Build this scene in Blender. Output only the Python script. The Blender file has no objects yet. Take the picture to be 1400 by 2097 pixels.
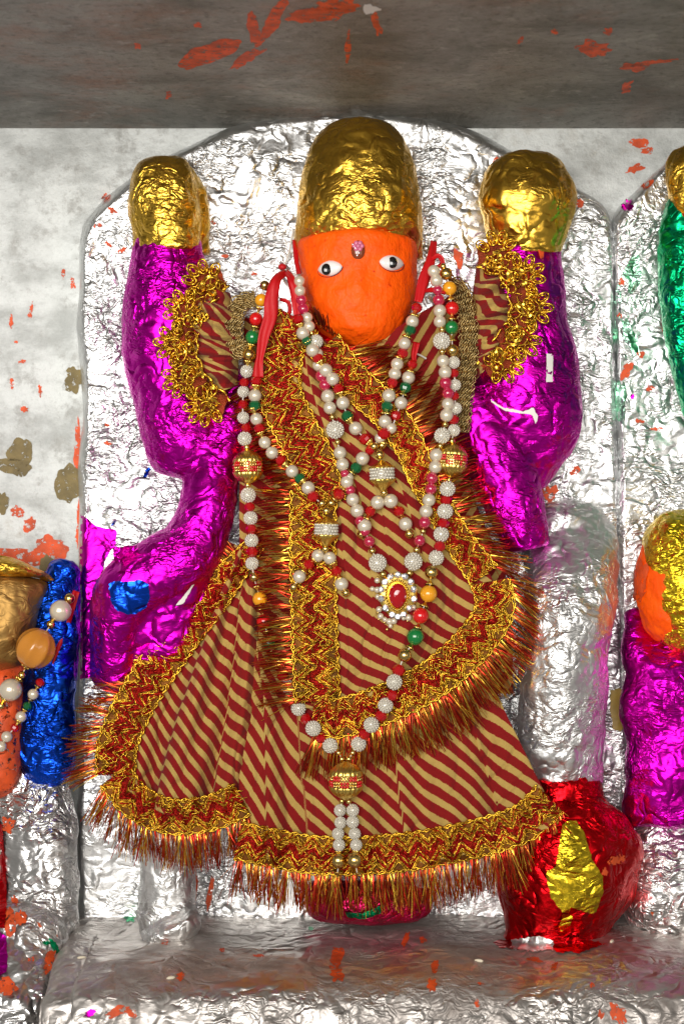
import bpy, bmesh, math, random
import numpy as np
from mathutils import Vector, Matrix, noise
from mathutils.bvhtree import BVHTree
from mathutils.geometry import delaunay_2d_cdt
random.seed(7); rng = np.random.default_rng(7)
S = bpy.context.scene
COL = S.collection

# ------------------------------------------------------------------ camera, world, lamps, exposure
U = 0.0005            # metres per working unit (one photo pixel at the slab's face)
CD = 3400.0           # camera distance from the slab face in working units
cam = bpy.data.cameras.new('camera'); camo = bpy.data.objects.new('camera', cam); COL.objects.link(camo)
camo.location = (0, -CD*U, 0); camo.rotation_euler = (math.radians(90), 0, 0)
cam.sensor_fit = 'HORIZONTAL'; cam.sensor_width = 36.0; cam.lens = 36.0*CD/1400.0
cam.clip_start = 0.05; cam.clip_end = 60
cam.dof.use_dof = True; cam.dof.focus_distance = (CD-190)*U; cam.dof.aperture_fstop = 11
S.camera = camo
W = bpy.data.worlds.new('World'); S.world = W; W.use_nodes = True
bg = W.node_tree.nodes['Background']; bg.inputs[0].default_value = (0.9, 0.86, 0.8, 1); bg.inputs[1].default_value = 0.25

def area(name, loc, target, sx, sy, power, col, spread=180):
    l = bpy.data.lights.new(name, 'AREA'); l.shape = 'RECTANGLE'; l.size = sx; l.size_y = sy
    l.energy = power; l.color = col; l.spread = math.radians(spread)
    o = bpy.data.objects.new(name, l); COL.objects.link(o); o.location = loc
    o.rotation_euler = (Vector(target)-Vector(loc)).to_track_quat('-Z', 'Y').to_euler()
    return o
area('doorway_light', (-0.42, -2.2, 0.26), (-0.02, 0, 0.27), 1.7, 1.05, 14.2, (1.0, 0.965, 0.915), 80)
area('added_fill_side', (1.5, -2.3, 0.0), (0.0, 0, 0.0), 0.35, 1.0, 4, (1.0, 0.9, 0.8))  # added weak warm fill from the right, not a second doorway

S.view_settings.view_transform = 'Standard'; S.view_settings.look = 'None'
S.view_settings.exposure = 0.0; S.view_settings.gamma = 1.0
S.cycles.use_denoising = True; S.cycles.max_bounces = 8; S.cycles.glossy_bounces = 5
S.cycles.sample_clamp_indirect = 6.0

# ------------------------------------------------------------------ working space: photo pixel + depth towards the viewer
def P(px, py, d=0.0):
    s = (CD-d)/CD*U
    return Vector(((px-700)*s, -d*U, (1048.5-py)*s))
def Pn(a):
    a = np.asarray(a, float); s = (CD-a[:, 2])/CD*U
    return np.stack([(a[:, 0]-700)*s, -a[:, 2]*U, (1048.5-a[:, 1])*s], 1)
CAM = Vector((0, -CD*U, 0))

# ------------------------------------------------------------------ node helpers and materials
class NT:
    def __init__(s, name):
        s.m = bpy.data.materials.new(name); s.m.use_nodes = True; s.t = s.m.node_tree; s.n = s.t.nodes
        s.b = s.n['Principled BSDF']
    def new(s, t, **k):
        n = s.n.new(t)
        for a, v in k.items(): setattr(n, a, v)
        return n
    def put(s, sock, v):
        if isinstance(v, bpy.types.NodeSocket): s.t.links.new(v, sock)
        else: sock.default_value = v
    def math(s, op, a, b=0.0, c=None):
        n = s.new('ShaderNodeMath', operation=op); s.put(n.inputs[0], a); s.put(n.inputs[1], b)
        if c is not None: s.put(n.inputs[2], c)
        return n.outputs[0]
    def vmath(s, op, a, b=(0, 0, 0), out=0):
        n = s.new('ShaderNodeVectorMath', operation=op); s.put(n.inputs[0], a)
        if op == 'SCALE': s.put(n.inputs['Scale'], b)
        else: s.put(n.inputs[1], b)
        return n.outputs[out]
    def noise(s, v, scale, detail=2.0, rough=0.5, typ=None, out=0, dist=0.0):
        n = s.new('ShaderNodeTexNoise')
        if typ: n.noise_type = typ
        s.put(n.inputs['Vector'], v); n.inputs['Scale'].default_value = scale
        n.inputs['Detail'].default_value = detail; n.inputs['Roughness'].default_value = rough
        n.inputs['Distortion'].default_value = dist
        return n.outputs[out]
    def ramp(s, v, a, b):
        n = s.new('ShaderNodeMapRange', interpolation_type='SMOOTHSTEP'); s.put(n.inputs[0], v)
        n.inputs[1].default_value = a; n.inputs[2].default_value = b
        return n.outputs[0]
    def mix(s, f, a, b):
        n = s.new('ShaderNodeMix', data_type='RGBA'); s.put(n.inputs[0], f)
        for k, v in ((6, a), (7, b)):
            s.put(n.inputs[k], v if isinstance(v, bpy.types.NodeSocket) else (*v, 1))
        return n.outputs[2]
    def mixf(s, f, a, b):
        n = s.new('ShaderNodeMix', data_type='FLOAT'); s.put(n.inputs[0], f); s.put(n.inputs[2], a); s.put(n.inputs[3], b)
        return n.outputs[0]
    def bump(s, h, dist=1.0, strength=1.0):
        n = s.new('ShaderNodeBump'); n.inputs['Distance'].default_value = dist; n.inputs['Strength'].default_value = strength
        s.put(n.inputs['Height'], h); s.t.links.new(n.outputs[0], s.b.inputs['Normal'])
    def obj(s): return s.new('ShaderNodeTexCoord').outputs['Object']
    def uv(s): return s.new('ShaderNodeTexCoord').outputs['UV']
    def set(s, **k):
        for a, v in k.items(): s.put(s.b.inputs[a.replace('_', ' ')], v)

def rgb(r, g, b): return (r, g, b, 1.0)

def foil(name, col, rough=0.26, size=9.0, tilt=0.30, fold=0.26, fleck=None, fleck_amt=0.70, grime=0.0, grime_col=(0.25, 0.2, 0.16)):
    """crinkled metal foil: sharp-edged folds at three sizes plus soft facets, all as real slopes"""
    t = NT(name); c = t.obj()
    w = t.vmath('SCALE', t.vmath('SUBTRACT', t.noise(c, 22, 3.0, 0.55, out=1), (0.5, 0.5, 0.5)), 0.034)
    v = t.vmath('ADD', c, w)
    st = t.new('ShaderNodeMapping'); st.inputs['Scale'].default_value = (0.55, 1.0, 1.35); st.inputs['Rotation'].default_value = (0.3, 0.6, 0.2); t.put(st.inputs[0], v)
    def crease(vec, f, slope, dist):
        n = t.noise(vec, f, 1.0, 0.4, dist=dist)
        return t.math('MULTIPLY', t.math('ABSOLUTE', t.math('SUBTRACT', n, 0.5)), slope/f*2.0)
    k = 9.0/size
    big = crease(v, 40*k, fold*0.95, 0.6)
    mid = crease(st.outputs[0], 120*k, fold*1.1, 1.2)
    fine = crease(v, 330*k, fold*0.50, 0.8)
    n = t.new('ShaderNodeTexVoronoi'); t.put(n.inputs['Vector'], v); n.inputs['Scale'].default_value = 95*k
    fac = t.math('MULTIPLY', t.vmath('DOT_PRODUCT', t.vmath('SUBTRACT', v, n.outputs['Position']), t.vmath('SUBTRACT', n.outputs['Color'], (0.5, 0.5, 0.5)), out=1), tilt)
    calm = t.math('MULTIPLY_ADD', t.ramp(t.noise(c, 17, 2.5), 0.36, 0.64), 1.0, 0.10)
    h = t.math('ADD', big, t.math('MULTIPLY', t.math('ADD', t.math('ADD', mid, fine), fac), calm))
    t.bump(h)
    var = t.ramp(t.noise(c, 60, 3.0), 0.2, 0.8)
    colv = t.mix(var, tuple(x*0.85 for x in col), col)
    met = 1.0; ro = t.math('MULTIPLY_ADD', t.noise(c, 90, 2.0), 0.14, rough-0.05)
    if grime:
        g = t.math('MULTIPLY', t.ramp(t.noise(c, 11, 6.0, 0.65), 0.42, 0.75), grime)
        colv = t.mix(g, colv, grime_col); ro = t.math('ADD', ro, t.math('MULTIPLY', g, 0.35))
        met = t.math('SUBTRACT', 1.0, t.math('MULTIPLY', g, 0.7))
    if fleck:
        f = t.ramp(t.noise(c, 42, 5.0, 0.62, dist=0.6), fleck_amt, fleck_amt+0.012)
        colv = t.mix(f, colv, fleck); met = t.math('MULTIPLY', met, t.math('SUBTRACT', 1.0, f)) if not isinstance(met, float) else t.math('SUBTRACT', 1.0, f)
        ro = t.mixf(f, ro, 0.55)
    t.set(Base_Color=colv, Metallic=met, Roughness=ro)
    return t.m

def plain(name, col, rough=0.5, metal=0.0, coat=0.0, bump=0.0, bscale=300, trans=0.0, ior=1.45, vary=0.0, sheen=0.0):
    t = NT(name); c = t.obj()
    base = rgb(*col)
    if vary:
        base = t.mix(t.ramp(t.noise(c, 80, 4.0), 0.3, 0.7), tuple(x*(1-vary) for x in col), col)
    t.set(Base_Color=base, Roughness=rough, Metallic=metal, Coat_Weight=coat, Transmission_Weight=trans, IOR=ior, Sheen_Weight=sheen)
    t.b.inputs['Coat Roughness'].default_value = 0.08
    if bump: t.bump(t.math('MULTIPLY', t.noise(c, bscale, 4.0), bump))
    return t.m

ORANGE = (0.80, 0.075, 0.006)
M = {}
M['silver'] = foil('silver_foil', (0.80, 0.81, 0.81), 0.36, 8.5, 0.26, 0.205, (0.62, 0.10, 0.03), 0.735, 0.12, (0.34, 0.30, 0.27))
M['silver_leg'] = foil('silver_foil_fine', (0.95, 0.95, 0.94), 0.40, 8, 0.26, 0.20, ORANGE, 0.76)
M['silver_floor'] = foil('silver_foil_dim_grime', (0.66, 0.62, 0.585), 0.38, 11, 0.16, 0.20, ORANGE, 0.735, 0.85, (0.17, 0.125, 0.10))  # grime darkened to paint in the dark reflections on the platform top
M['silver_side'] = foil('silver_foil_wrapped', (0.82, 0.81, 0.80), 0.28, 13, 0.35, 0.32, (0.62, 0.10, 0.02), 0.70, 0.25, (0.30, 0.2, 0.18))
M['magenta'] = foil('magenta_foil', (0.70, 0.005, 0.46), 0.30, 9.5, 0.26, 0.185, (0.75, 0.05, 0.12), 0.745)
M['gold'] = foil('gold_foil', (0.84, 0.51, 0.065), 0.28, 10, 0.22, 0.17, ORANGE, 0.775)
M['red_foil'] = foil('red_foil', (0.70, 0.005, 0.010), 0.29, 9, 0.26, 0.23)
M['blue'] = foil('blue_foil', (0.010, 0.09, 0.78), 0.27, 9, 0.30, 0.28, ORANGE, 0.77)
M['green_foil'] = foil('green_foil', (0.005, 0.45, 0.17), 0.28, 10, 0.28, 0.24)
M['yellow_foil'] = foil('yellow_foil', (0.84, 0.60, 0.03), 0.26, 9, 0.28, 0.24)
M['pink_foil'] = foil('pink_foil', (0.75, 0.02, 0.13), 0.3, 10, 0.25, 0.24)
M['white_paper'] = plain('white_backing_paper', (0.75, 0.73, 0.68), 0.7)

def orange_paint():
    t = NT('orange_paint'); c = t.obj()
    m = t.new('ShaderNodeMapping'); m.inputs['Scale'].default_value = (1, 1, 0.35); t.put(m.inputs[0], c)
    n1 = t.noise(m.outputs[0], 260, 5.0, 0.6); n2 = t.noise(c, 55, 4.0, 0.6)
    colr = t.mix(t.ramp(n2, 0.3, 0.75), (1.0, 0.118, 0.0015), (0.96, 0.088, 0.001))
    colr = t.mix(t.ramp(t.noise(c, 120, 5.0, 0.7), 0.60, 0.72), colr, (0.66, 0.042, 0.002))
    t.set(Base_Color=colr, Roughness=0.5)
    t.b.inputs['Specular IOR Level'].default_value = 0.22
    t.bump(t.math('ADD', t.math('MULTIPLY', n1, 0.0008), t.math('MULTIPLY', n2, 0.0040)))
    return t.m
M['orange'] = orange_paint()
def worn(name, col, lo=0.40):
    t = NT(name); c = t.obj(); n = t.noise(c, 170, 5.0, 0.7)
    t.set(Base_Color=t.mix(t.ramp(t.noise(c, 70, 4.0), 0.3, 0.7), tuple(x*0.6 for x in col), col), Roughness=0.6, Alpha=t.ramp(n, lo, lo+0.05))
    t.bump(t.math('MULTIPLY', n, 0.001)); return t.m
M['flake'] = worn('orange_flake', (0.82, 0.095, 0.012))
M['olive'] = worn('olive_stain', (0.22, 0.16, 0.05), 0.36)

def stripes():
    t = NT('striped_cotton'); uvn = t.new('ShaderNodeTexCoord'); uv = uvn.outputs['UV']; c = uvn.outputs['Object']
    sp = t.new('ShaderNodeSeparateXYZ'); t.put(sp.inputs[0], uv)
    wob = t.math('MULTIPLY', t.math('SUBTRACT', t.noise(c, 90, 3.0), 0.5), 0.07)
    fine = t.math('MULTIPLY', t.math('SUBTRACT', t.noise(c, 900, 2.0), 0.5), 0.10)
    ph = t.math('FRACT', t.math('ADD', t.math('ADD', sp.outputs[0], wob), fine))
    tri = t.math('ABSOLUTE', t.math('SUBTRACT', ph, 0.5))
    f = t.ramp(tri, 0.282, 0.302)
    weave = t.noise(c, 1500, 2.0)
    w1 = t.new('ShaderNodeTexWave'); w1.bands_direction = 'X'; t.put(w1.inputs['Vector'], c); w1.inputs['Scale'].default_value = 420; w1.inputs['Distortion'].default_value = 1.5
    w2 = t.new('ShaderNodeTexWave'); w2.bands_direction = 'Z'; t.put(w2.inputs['Vector'], c); w2.inputs['Scale'].default_value = 420; w2.inputs['Distortion'].default_value = 1.5
    ww = t.math('ADD', w1.outputs['Fac'], w2.outputs['Fac'])
    red = t.mix(weave, (0.16, 0.004, 0.005), (0.29, 0.009, 0.008))
    yel = t.mix(weave, (0.38, 0.245, 0.060), (0.56, 0.375, 0.110))
    colr = t.mix(f, red, yel)
    t.set(Base_Color=colr, Roughness=0.85, Sheen_Weight=0.05)
    t.b.inputs['Specular IOR Level'].default_value = 0.2
    t.bump(t.math('ADD', t.math('MULTIPLY', ww, 0.00010), t.math('MULTIPLY', t.noise(c, 120, 4.0), 0.0022)))
    return t.m
M['stripe'] = stripes()
M['thread_gold'] = plain('gold_thread', (0.95, 0.58, 0.055), 0.27, 1.0, bump=0.0003, bscale=1500, vary=0.35)
M['thread_dark'] = plain('old_gold_thread', (0.66, 0.36, 0.035), 0.32, 1.0, bump=0.0004, bscale=1500, vary=0.4)
M['thread_red'] = plain('red_thread', (0.52, 0.018, 0.012), 0.36, 0.85, bump=0.0004, bscale=1500, vary=0.4)
M['lace_net'] = plain('lace_net', (0.34, 0.12, 0.016), 0.5, 0.6, bump=0.0012, bscale=900, vary=0.6)
M['tin_gold'] = plain('gold_tinsel', (0.95, 0.60, 0.07), 0.26, 1.0)
M['tin_copper'] = plain('copper_tinsel', (0.62, 0.20, 0.03), 0.30, 1.0)
M['tin_red'] = plain('red_tinsel', (0.60, 0.035, 0.018), 0.30, 1.0)
M['tin_dark'] = plain('dark_tinsel', (0.20, 0.03, 0.012), 0.34, 0.9)
M['braid'] = plain('antique_gold_braid', (0.55, 0.40, 0.17), 0.35, 1.0, bump=0.0005, bscale=1200, vary=0.4)
M['pearl'] = plain('pearl', (0.66, 0.58, 0.45), 0.25, 0.3, coat=0.6)
M['seedpearl'] = plain('seed_pearl', (0.62, 0.58, 0.49), 0.25, 0.2, coat=0.5)
M['goldbead'] = plain('gold_bead', (0.74, 0.52, 0.17), 0.2, 1.0)
M['goldcap'] = plain('gold_filigree', (0.78, 0.55, 0.13), 0.28, 1.0)
M['redgem'] = plain('red_crystal', (0.55, 0.004, 0.008), 0.08, coat=0.5, trans=0.35)
M['ruby'] = plain('ruby_stone', (0.36, 0.002, 0.006), 0.07, coat=0.8)
M['greengem'] = plain('green_crystal', (0.006, 0.12, 0.035), 0.08, coat=0.5, trans=0.2)
M['pinkbead'] = plain('pink_bead', (0.48, 0.012, 0.06), 0.14, coat=0.9, trans=0.15)
M['redbead'] = plain('red_bead', (0.62, 0.006, 0.008), 0.16, coat=0.8)
M['greenbead'] = plain('green_bead', (0.004, 0.17, 0.035), 0.16, coat=0.8)
M['yellowbead'] = plain('yellow_bead', (0.78, 0.33, 0.012), 0.2, coat=0.7)
M['amber'] = plain('amber_bead', (0.62, 0.24, 0.03), 0.25, coat=0.6, vary=0.25)
M['diamond'] = plain('rhinestone', (0.85, 0.87, 0.9), 0.04, 0.75, coat=1.0)
M['string'] = plain('white_thread', (0.7, 0.66, 0.6), 0.8)
M['ribbon'] = plain('red_satin', (0.52, 0.004, 0.008), 0.5, coat=0.0, bump=0.0003, bscale=1500)
M['eyewhite'] = plain('eye_white', (0.82, 0.80, 0.78), 0.12, coat=0.8)
M['pupil'] = plain('eye_black', (0.004, 0.004, 0.004), 0.10, coat=0.8)
M['bindi'] = plain('brown_resin', (0.25, 0.05, 0.012), 0.15, coat=0.8, trans=0.2)
M['bindipink'] = plain('pink_stone', (0.62, 0.16, 0.28), 0.15, coat=0.7)
M['maroon'] = plain('maroon_cloth', (0.16, 0.010, 0.012), 0.8, bump=0.001)
M['redcloth'] = plain('red_cloth', (0.50, 0.018, 0.008), 0.7, bump=0.001, vary=0.4)
M['tape'] = plain('yellow_wax', (0.42, 0.28, 0.05), 0.4, vary=0.3)
M['rice'] = plain('rice', (0.75, 0.68, 0.52), 0.5)
M['wire'] = plain('dry_thread', (0.30, 0.26, 0.21), 0.5)

def wall_mat():
    t = NT('silvered_plaster'); c = t.obj()
    st = t.new('ShaderNodeMapping'); st.inputs['Scale'].default_value = (0.9, 1, 1.5); t.put(st.inputs[0], c)
    n1 = t.noise(st.outputs[0], 14, 7.0, 0.68); n2 = t.noise(c, 150, 4.0, 0.7); n3 = t.noise(c, 33, 6.0, 0.75)
    a = t.mix(t.ramp(n1, 0.34, 0.62), (0.40, 0.415, 0.40), (0.66, 0.685, 0.67))
    a = t.mix(t.math('MULTIPLY', t.ramp(n3, 0.50, 0.68), 0.8), a, (0.33, 0.33, 0.31))
    a = t.mix(t.math('MULTIPLY', t.ramp(n2, 0.60, 0.74), 0.55), a, (0.26, 0.25, 0.23))
    g = t.ramp(t.noise(c, 6.5, 7.0, 0.7), 0.60, 0.72)
    a = t.mix(t.math('MULTIPLY', g, 0.6), a, (0.34, 0.30, 0.23))
    t.set(Base_Color=a, Roughness=0.55, Metallic=0.12)
    t.bump(t.math('ADD', t.math('MULTIPLY', n2, 0.0012), t.math('MULTIPLY', n3, 0.002)))
    return t.m
M['wall'] = wall_mat()
def ceil_mat():
    t = NT('sooty_silver_paint'); c = t.obj()
    st = t.new('ShaderNodeMapping'); st.inputs['Scale'].default_value = (0.7, 0.8, 1); t.put(st.inputs[0], c)
    n1 = t.noise(st.outputs[0], 13, 8.0, 0.72, dist=0.5); n2 = t.noise(c, 120, 5.0, 0.7)
    a = t.mix(t.ramp(n1, 0.32, 0.68), (0.125, 0.119, 0.10), (0.30, 0.287, 0.258))
    o = t.math('MULTIPLY', t.ramp(t.noise(st.outputs[0], 9, 7.0, 0.72), 0.50, 0.74), 0.55)
    a = t.mix(o, a, (0.30, 0.085, 0.025))
    n4 = t.noise(c, 48, 7.0, 0.75)
    a = t.mix(t.math('MULTIPLY', t.ramp(n2, 0.50, 0.68), 0.6), a, (0.05, 0.043, 0.035))
    a = t.mix(t.math('MULTIPLY', t.ramp(n4, 0.56, 0.66), 0.55), a, (0.40, 0.38, 0.34))
    t.set(Base_Color=a, Roughness=0.5, Metallic=0.3)
    t.bump(t.math('ADD', t.math('MULTIPLY', n2, 0.003), t.math('MULTIPLY', n4, 0.006)))
    return t.m
M['ceiling'] = ceil_mat()

# ------------------------------------------------------------------ object helpers
def empty(name, loc, label, cat, group=None):
    o = bpy.data.objects.new(name, None); COL.objects.link(o); o.location = loc; o.empty_display_size = 0.02
    o['label'] = label; o['category'] = cat
    if group: o['group'] = group
    return o
def world_of(o):
    v = Vector((0, 0, 0))
    while o is not None: v = v + o.location; o = o.parent
    return v
def mk(name, verts, faces, mats, parent=None, smooth=True, mi=None, uv=None):
    """one mesh object; verts in world space, stored relative to the parent"""
    off = world_of(parent) if parent else Vector((0, 0, 0))
    v = np.asarray(verts, float) - np.array(off)
    me = bpy.data.meshes.new(name); me.from_pydata(v.tolist(), [], [tuple(map(int, f)) for f in faces]); me.update()
    mats = mats if isinstance(mats, (list, tuple)) else [mats]
    for m in mats: me.materials.append(m)
    me.polygons.foreach_set('use_smooth', [smooth]*len(me.polygons))
    if mi is not None: me.polygons.foreach_set('material_index', mi)
    if uv is not None:
        l = me.uv_layers.new(name='phase'); idx = np.zeros(len(me.loops), int); me.loops.foreach_get('vertex_index', idx)
        l.data.foreach_set('uv', np.asarray(uv, float)[idx].ravel())
    o = bpy.data.objects.new(name, me); COL.objects.link(o); o.parent = parent
    return o
def structure(o): o['kind'] = 'structure'; return o
def stuff(o): o['kind'] = 'stuff'; return o
def catmull(pts, n):
    p = np.asarray(pts, float); k = len(p)
    if k == 2: return p[0]+(p[1]-p[0])*np.linspace(0, 1, n)[:, None]
    q = np.vstack([2*p[0]-p[1], p, 2*p[-1]-p[-2]])
    t = np.linspace(0, k-1-1e-9, n); i = t.astype(int); f = (t-i)[:, None]
    a, b, c, d = q[i], q[i+1], q[i+2], q[i+3]
    return 0.5*((2*b)+(c-a)*f+(2*a-5*b+4*c-d)*f**2+(3*b-a-3*c+d)*f**3)
def resample(pts, step):
    c = catmull(pts, 60*len(pts)); seg = np.linalg.norm(np.diff(c[:, :2], axis=0), axis=1); L = np.concatenate([[0], np.cumsum(seg)])
    n = max(3, int(L[-1]/step)+1); s = np.linspace(0, L[-1], n)
    return np.stack([np.interp(s, L, c[:, k]) for k in range(c.shape[1])], 1), s
def crumple(verts, faces, lump=4.0, lf=130.0, crease=1.6, cf=38.0, seed=0.0):
    """push vertices along their normals: soft lumps plus ridged creases (working units)"""
    v = np.asarray(verts, float)
    me = bpy.data.meshes.new('tmp'); me.from_pydata(v.tolist(), [], [tuple(map(int, f)) for f in faces]); me.update()
    nn = np.zeros(len(v)*3); me.vertices.foreach_get('normal', nn); nn = nn.reshape(-1, 3); bpy.data.meshes.remove(me)
    q = v/U; out = np.empty(len(v)); o = Vector((seed*37.1, seed*11.7, seed*5.3))
    for i in range(len(v)):
        p = Vector(q[i])
        a = noise.noise(p/lf+o)*lump
        if crease: a += (1.0-2.2*abs(noise.noise(p/cf+o)))*crease + (1.0-2.2*abs(noise.noise(p*(2.4/cf)-o)))*crease*0.45
        out[i] = a
    return v + nn*(out*U)[:, None]
def grid_faces(nr, nc, wrap=False, flip=False):
    f = []
    for i in range(nr-1):
        for j in range(nc if wrap else nc-1):
            a, b = i*nc+j, i*nc+(j+1) % nc; c, d = b+nc, a+nc
            f.append((a, d, c, b) if flip else (a, b, c, d))
    return f
def rings(sections, n=64, m=70):
    """stack of horizontal ellipses: (py, cx, half width, depth centre, depth radius, bow)"""
    s = catmull([(*x, *([0]*(6-len(x)))) for x in sections], m); th = np.linspace(0, 2*math.pi, n, endpoint=False)
    vs = []
    for (py, cx, hw, dc, rd, bow) in s:
        hw = max(hw, 0.3); rd = max(rd, 0.3)
        for t in th: vs.append((cx+hw*math.cos(t), py-bow*max(0, math.sin(t))**1.5, dc+rd*math.sin(t)))
    f = grid_faces(m, n, True)
    vs.append(tuple(np.mean(np.array(vs[:n]), 0))); vs.append(tuple(np.mean(np.array(vs[(m-1)*n:m*n]), 0)))
    a = len(vs)-2
    f += [(a, (j+1) % n, j) for j in range(n)] + [(a+1, (m-1)*n+j, (m-1)*n+(j+1) % n) for j in range(n)]
    return Pn(vs), f
def sweep(st, n=40, m=80, round_ends=True):
    """limb: stations (px, py, d, in-plane radius, depth radius)"""
    c = catmull(st, m); tan = np.gradient(c[:, :2], axis=0); tan /= np.linalg.norm(tan, axis=1)[:, None]+1e-9
    nor = np.stack([-tan[:, 1], tan[:, 0]], 1); th = np.linspace(0, 2*math.pi, n, endpoint=False)
    rows = []
    def ring(ctr, nr, r, rd): return [(ctr[0]+nr[0]*r*math.cos(t), ctr[1]+nr[1]*r*math.cos(t), ctr[2]+rd*math.sin(t)) for t in th]
    if round_ends:
        for k in (0.05, 0.35, 0.65, 0.87): rows.append(ring(c[0, :3]-np.array([*tan[0], 0])*c[0, 3]*0.75*math.sqrt(1-k*k), nor[0], c[0, 3]*k, c[0, 4]*k))
    for i in range(m): rows.append(ring(c[i, :3], nor[i], c[i, 3], c[i, 4]))
    if round_ends:
        for k in (0.87, 0.65, 0.35, 0.05): rows.append(ring(c[-1, :3]+np.array([*tan[-1], 0])*c[-1, 3]*0.75*math.sqrt(1-k*k), nor[-1], c[-1, 3]*k, c[-1, 4]*k))
    vs = [p for r in rows for p in r]; k = len(rows); f = grid_faces(k, n, True)
    f.append(tuple(range(n))[::-1]); f.append(tuple(range((k-1)*n, k*n)))
    return Pn(vs), f
def fuse(parts, voxel=5.0, smooth=8):
    """union of closed shapes into one continuous skin"""
    vs, fs = [], []
    for v, f in parts:
        o = len(vs); vs += list(map(tuple, v)); fs += [tuple(i+o for i in q) for q in f]
    me = bpy.data.meshes.new('fuse'); me.from_pydata(vs, [], fs); me.update()
    bm = bmesh.new(); bm.from_mesh(me); bmesh.ops.recalc_face_normals(bm, faces=bm.faces); bm.to_mesh(me); bm.free()
    o = bpy.data.objects.new('fuse', me); COL.objects.link(o)
    r = o.modifiers.new('r', 'REMESH'); r.mode = 'VOXEL'; r.voxel_size = voxel*U
    s = o.modifiers.new('s', 'SMOOTH'); s.factor = 0.5; s.iterations = smooth
    dg = bpy.context.evaluated_depsgraph_get(); ev = o.evaluated_get(dg); em = ev.to_mesh()
    v = np.zeros(len(em.vertices)*3); em.vertices.foreach_get('co', v); v = v.reshape(-1, 3)
    f = [tuple(p.vertices) for p in em.polygons]; ev.to_mesh_clear()
    bpy.data.objects.remove(o); bpy.data.meshes.remove(me)
    return v, f
TREES = {}
def tree(key, verts, faces): TREES[key] = BVHTree.FromPolygons([tuple(v) for v in verts], [tuple(map(int, f)) for f in faces])
def hit(px, py, keys=None):
    """depth of the frontmost built surface behind photo point (px, py)"""
    dr = (P(px, py, 0)-CAM).normalized(); best = None
    for k in (keys or TREES):
        h = TREES[k].ray_cast(CAM, dr)
        if h[0] is not None:
            d = -h[0].y/U
            if best is None or d > best: best = d
    return best
class Buf:
    def __init__(s): s.v, s.f, s.m = [], [], []
    def add(s, v, f, mi=0):
        o = len(s.v); s.v += [tuple(x) for x in v]; s.f += [tuple(i+o for i in q) for q in f]; s.m += [mi]*len(f)
    def tube(s, pts, r, mi=0, n=4, closed=False):
        p = np.asarray(pts, float); k = len(p)
        t = (np.roll(p, -1, 0)-np.roll(p, 1, 0)) if closed else np.gradient(p, axis=0)
        t /= np.linalg.norm(t, axis=1)[:, None]+1e-12
        a = np.cross(t, (0, 1, 0)); a /= np.linalg.norm(a, axis=1)[:, None]+1e-9; b = np.cross(t, a)
        rr = np.broadcast_to(np.asarray(r, float), (k,))[:, None]
        vs = np.stack([p+(a*math.cos(q)+b*math.sin(q))*rr for q in np.linspace(0, 2*math.pi, n, endpoint=False)], 1).reshape(-1, 3)
        f = grid_faces(k, n, True)
        if closed: f += [((k-1)*n+j, (k-1)*n+(j+1) % n, (j+1) % n, j) for j in range(n)]
        s.add(vs, f, mi)
    def strip(s, pts, side, w, mi=0):
        p = np.asarray(pts, float); k = len(p); sd = np.asarray(side, float)
        ww = np.broadcast_to(np.asarray(w, float), (k,))[:, None]
        vs = np.concatenate([p-sd*ww/2, p+sd*ww/2]); s.add(vs, [(i, i+1, k+i+1, k+i) for i in range(k-1)], mi)
    def build(s, name, mats, parent=None, smooth=True): return mk(name, s.v, s.f, mats, parent, smooth, s.m)
def decal(name, outline, mat, parent, keys, off=1.5, jag=0.0, res=9.0, curl=0.0):
    """thin patch of foil, paint or paper laid on whatever surface lies there"""
    o = np.asarray(outline, float); o = np.vstack([o, o[:1]]); pts = []
    for a, b in zip(o[:-1], o[1:]):
        n = max(1, int(np.linalg.norm(b-a)/(res*0.7)))
        for k in range(n): pts.append(a+(b-a)*k/n)
    pts = np.array(pts); c = pts.mean(0)
    if jag: pts = pts+rng.normal(0, jag, pts.shape)
    nb = len(pts); inner = []
    lo, hi = pts.min(0), pts.max(0)
    for x in np.arange(lo[0], hi[0], res):
        for y in np.arange(lo[1], hi[1], res):
            ins = False; j = nb-1
            for i in range(nb):
                if (pts[i, 1] > y) != (pts[j, 1] > y) and x < (pts[j, 0]-pts[i, 0])*(y-pts[i, 1])/(pts[j, 1]-pts[i, 1]+1e-12)+pts[i, 0]: ins = not ins
                j = i
            if ins and np.min(np.linalg.norm(pts-(x, y), axis=1)) > res*0.5: inner.append((x, y))
    al = [Vector(p) for p in pts]+[Vector(p) for p in inner]
    r = delaunay_2d_cdt(al, [], [list(range(nb))], 1, 1e-4)
    vv, ff = r[0], r[2]
    ds = [hit(p.x, p.y, keys) for p in vv]; good = [d for d in ds if d is not None]
    if not good: return None
    md = float(np.median(good)); ds = [md if d is None else d for d in ds]
    verts = [P(p.x, p.y, d+off+curl*rng.random()) for p, d in zip(vv, ds)]
    return mk(name, verts, ff, mat, parent)
def splash(cx, cy, rx, ry, ang=0.0, n=16, wob=0.45):
    n = 34; a = np.linspace(0, 2*math.pi, n, endpoint=False); k = np.ones(n)
    for h in range(2, 9): k += wob*0.42/h**0.6*rng.normal()*np.cos(h*a+rng.uniform(0, 6.28))
    k = np.clip(k, 0.3, 1.7); x, y = rx*k*np.cos(a), ry*k*np.sin(a); ca, sa = math.cos(math.radians(ang)), math.sin(math.radians(ang))
    return np.stack([cx+x*ca-y*sa, cy+x*sa+y*ca], 1)

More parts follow.
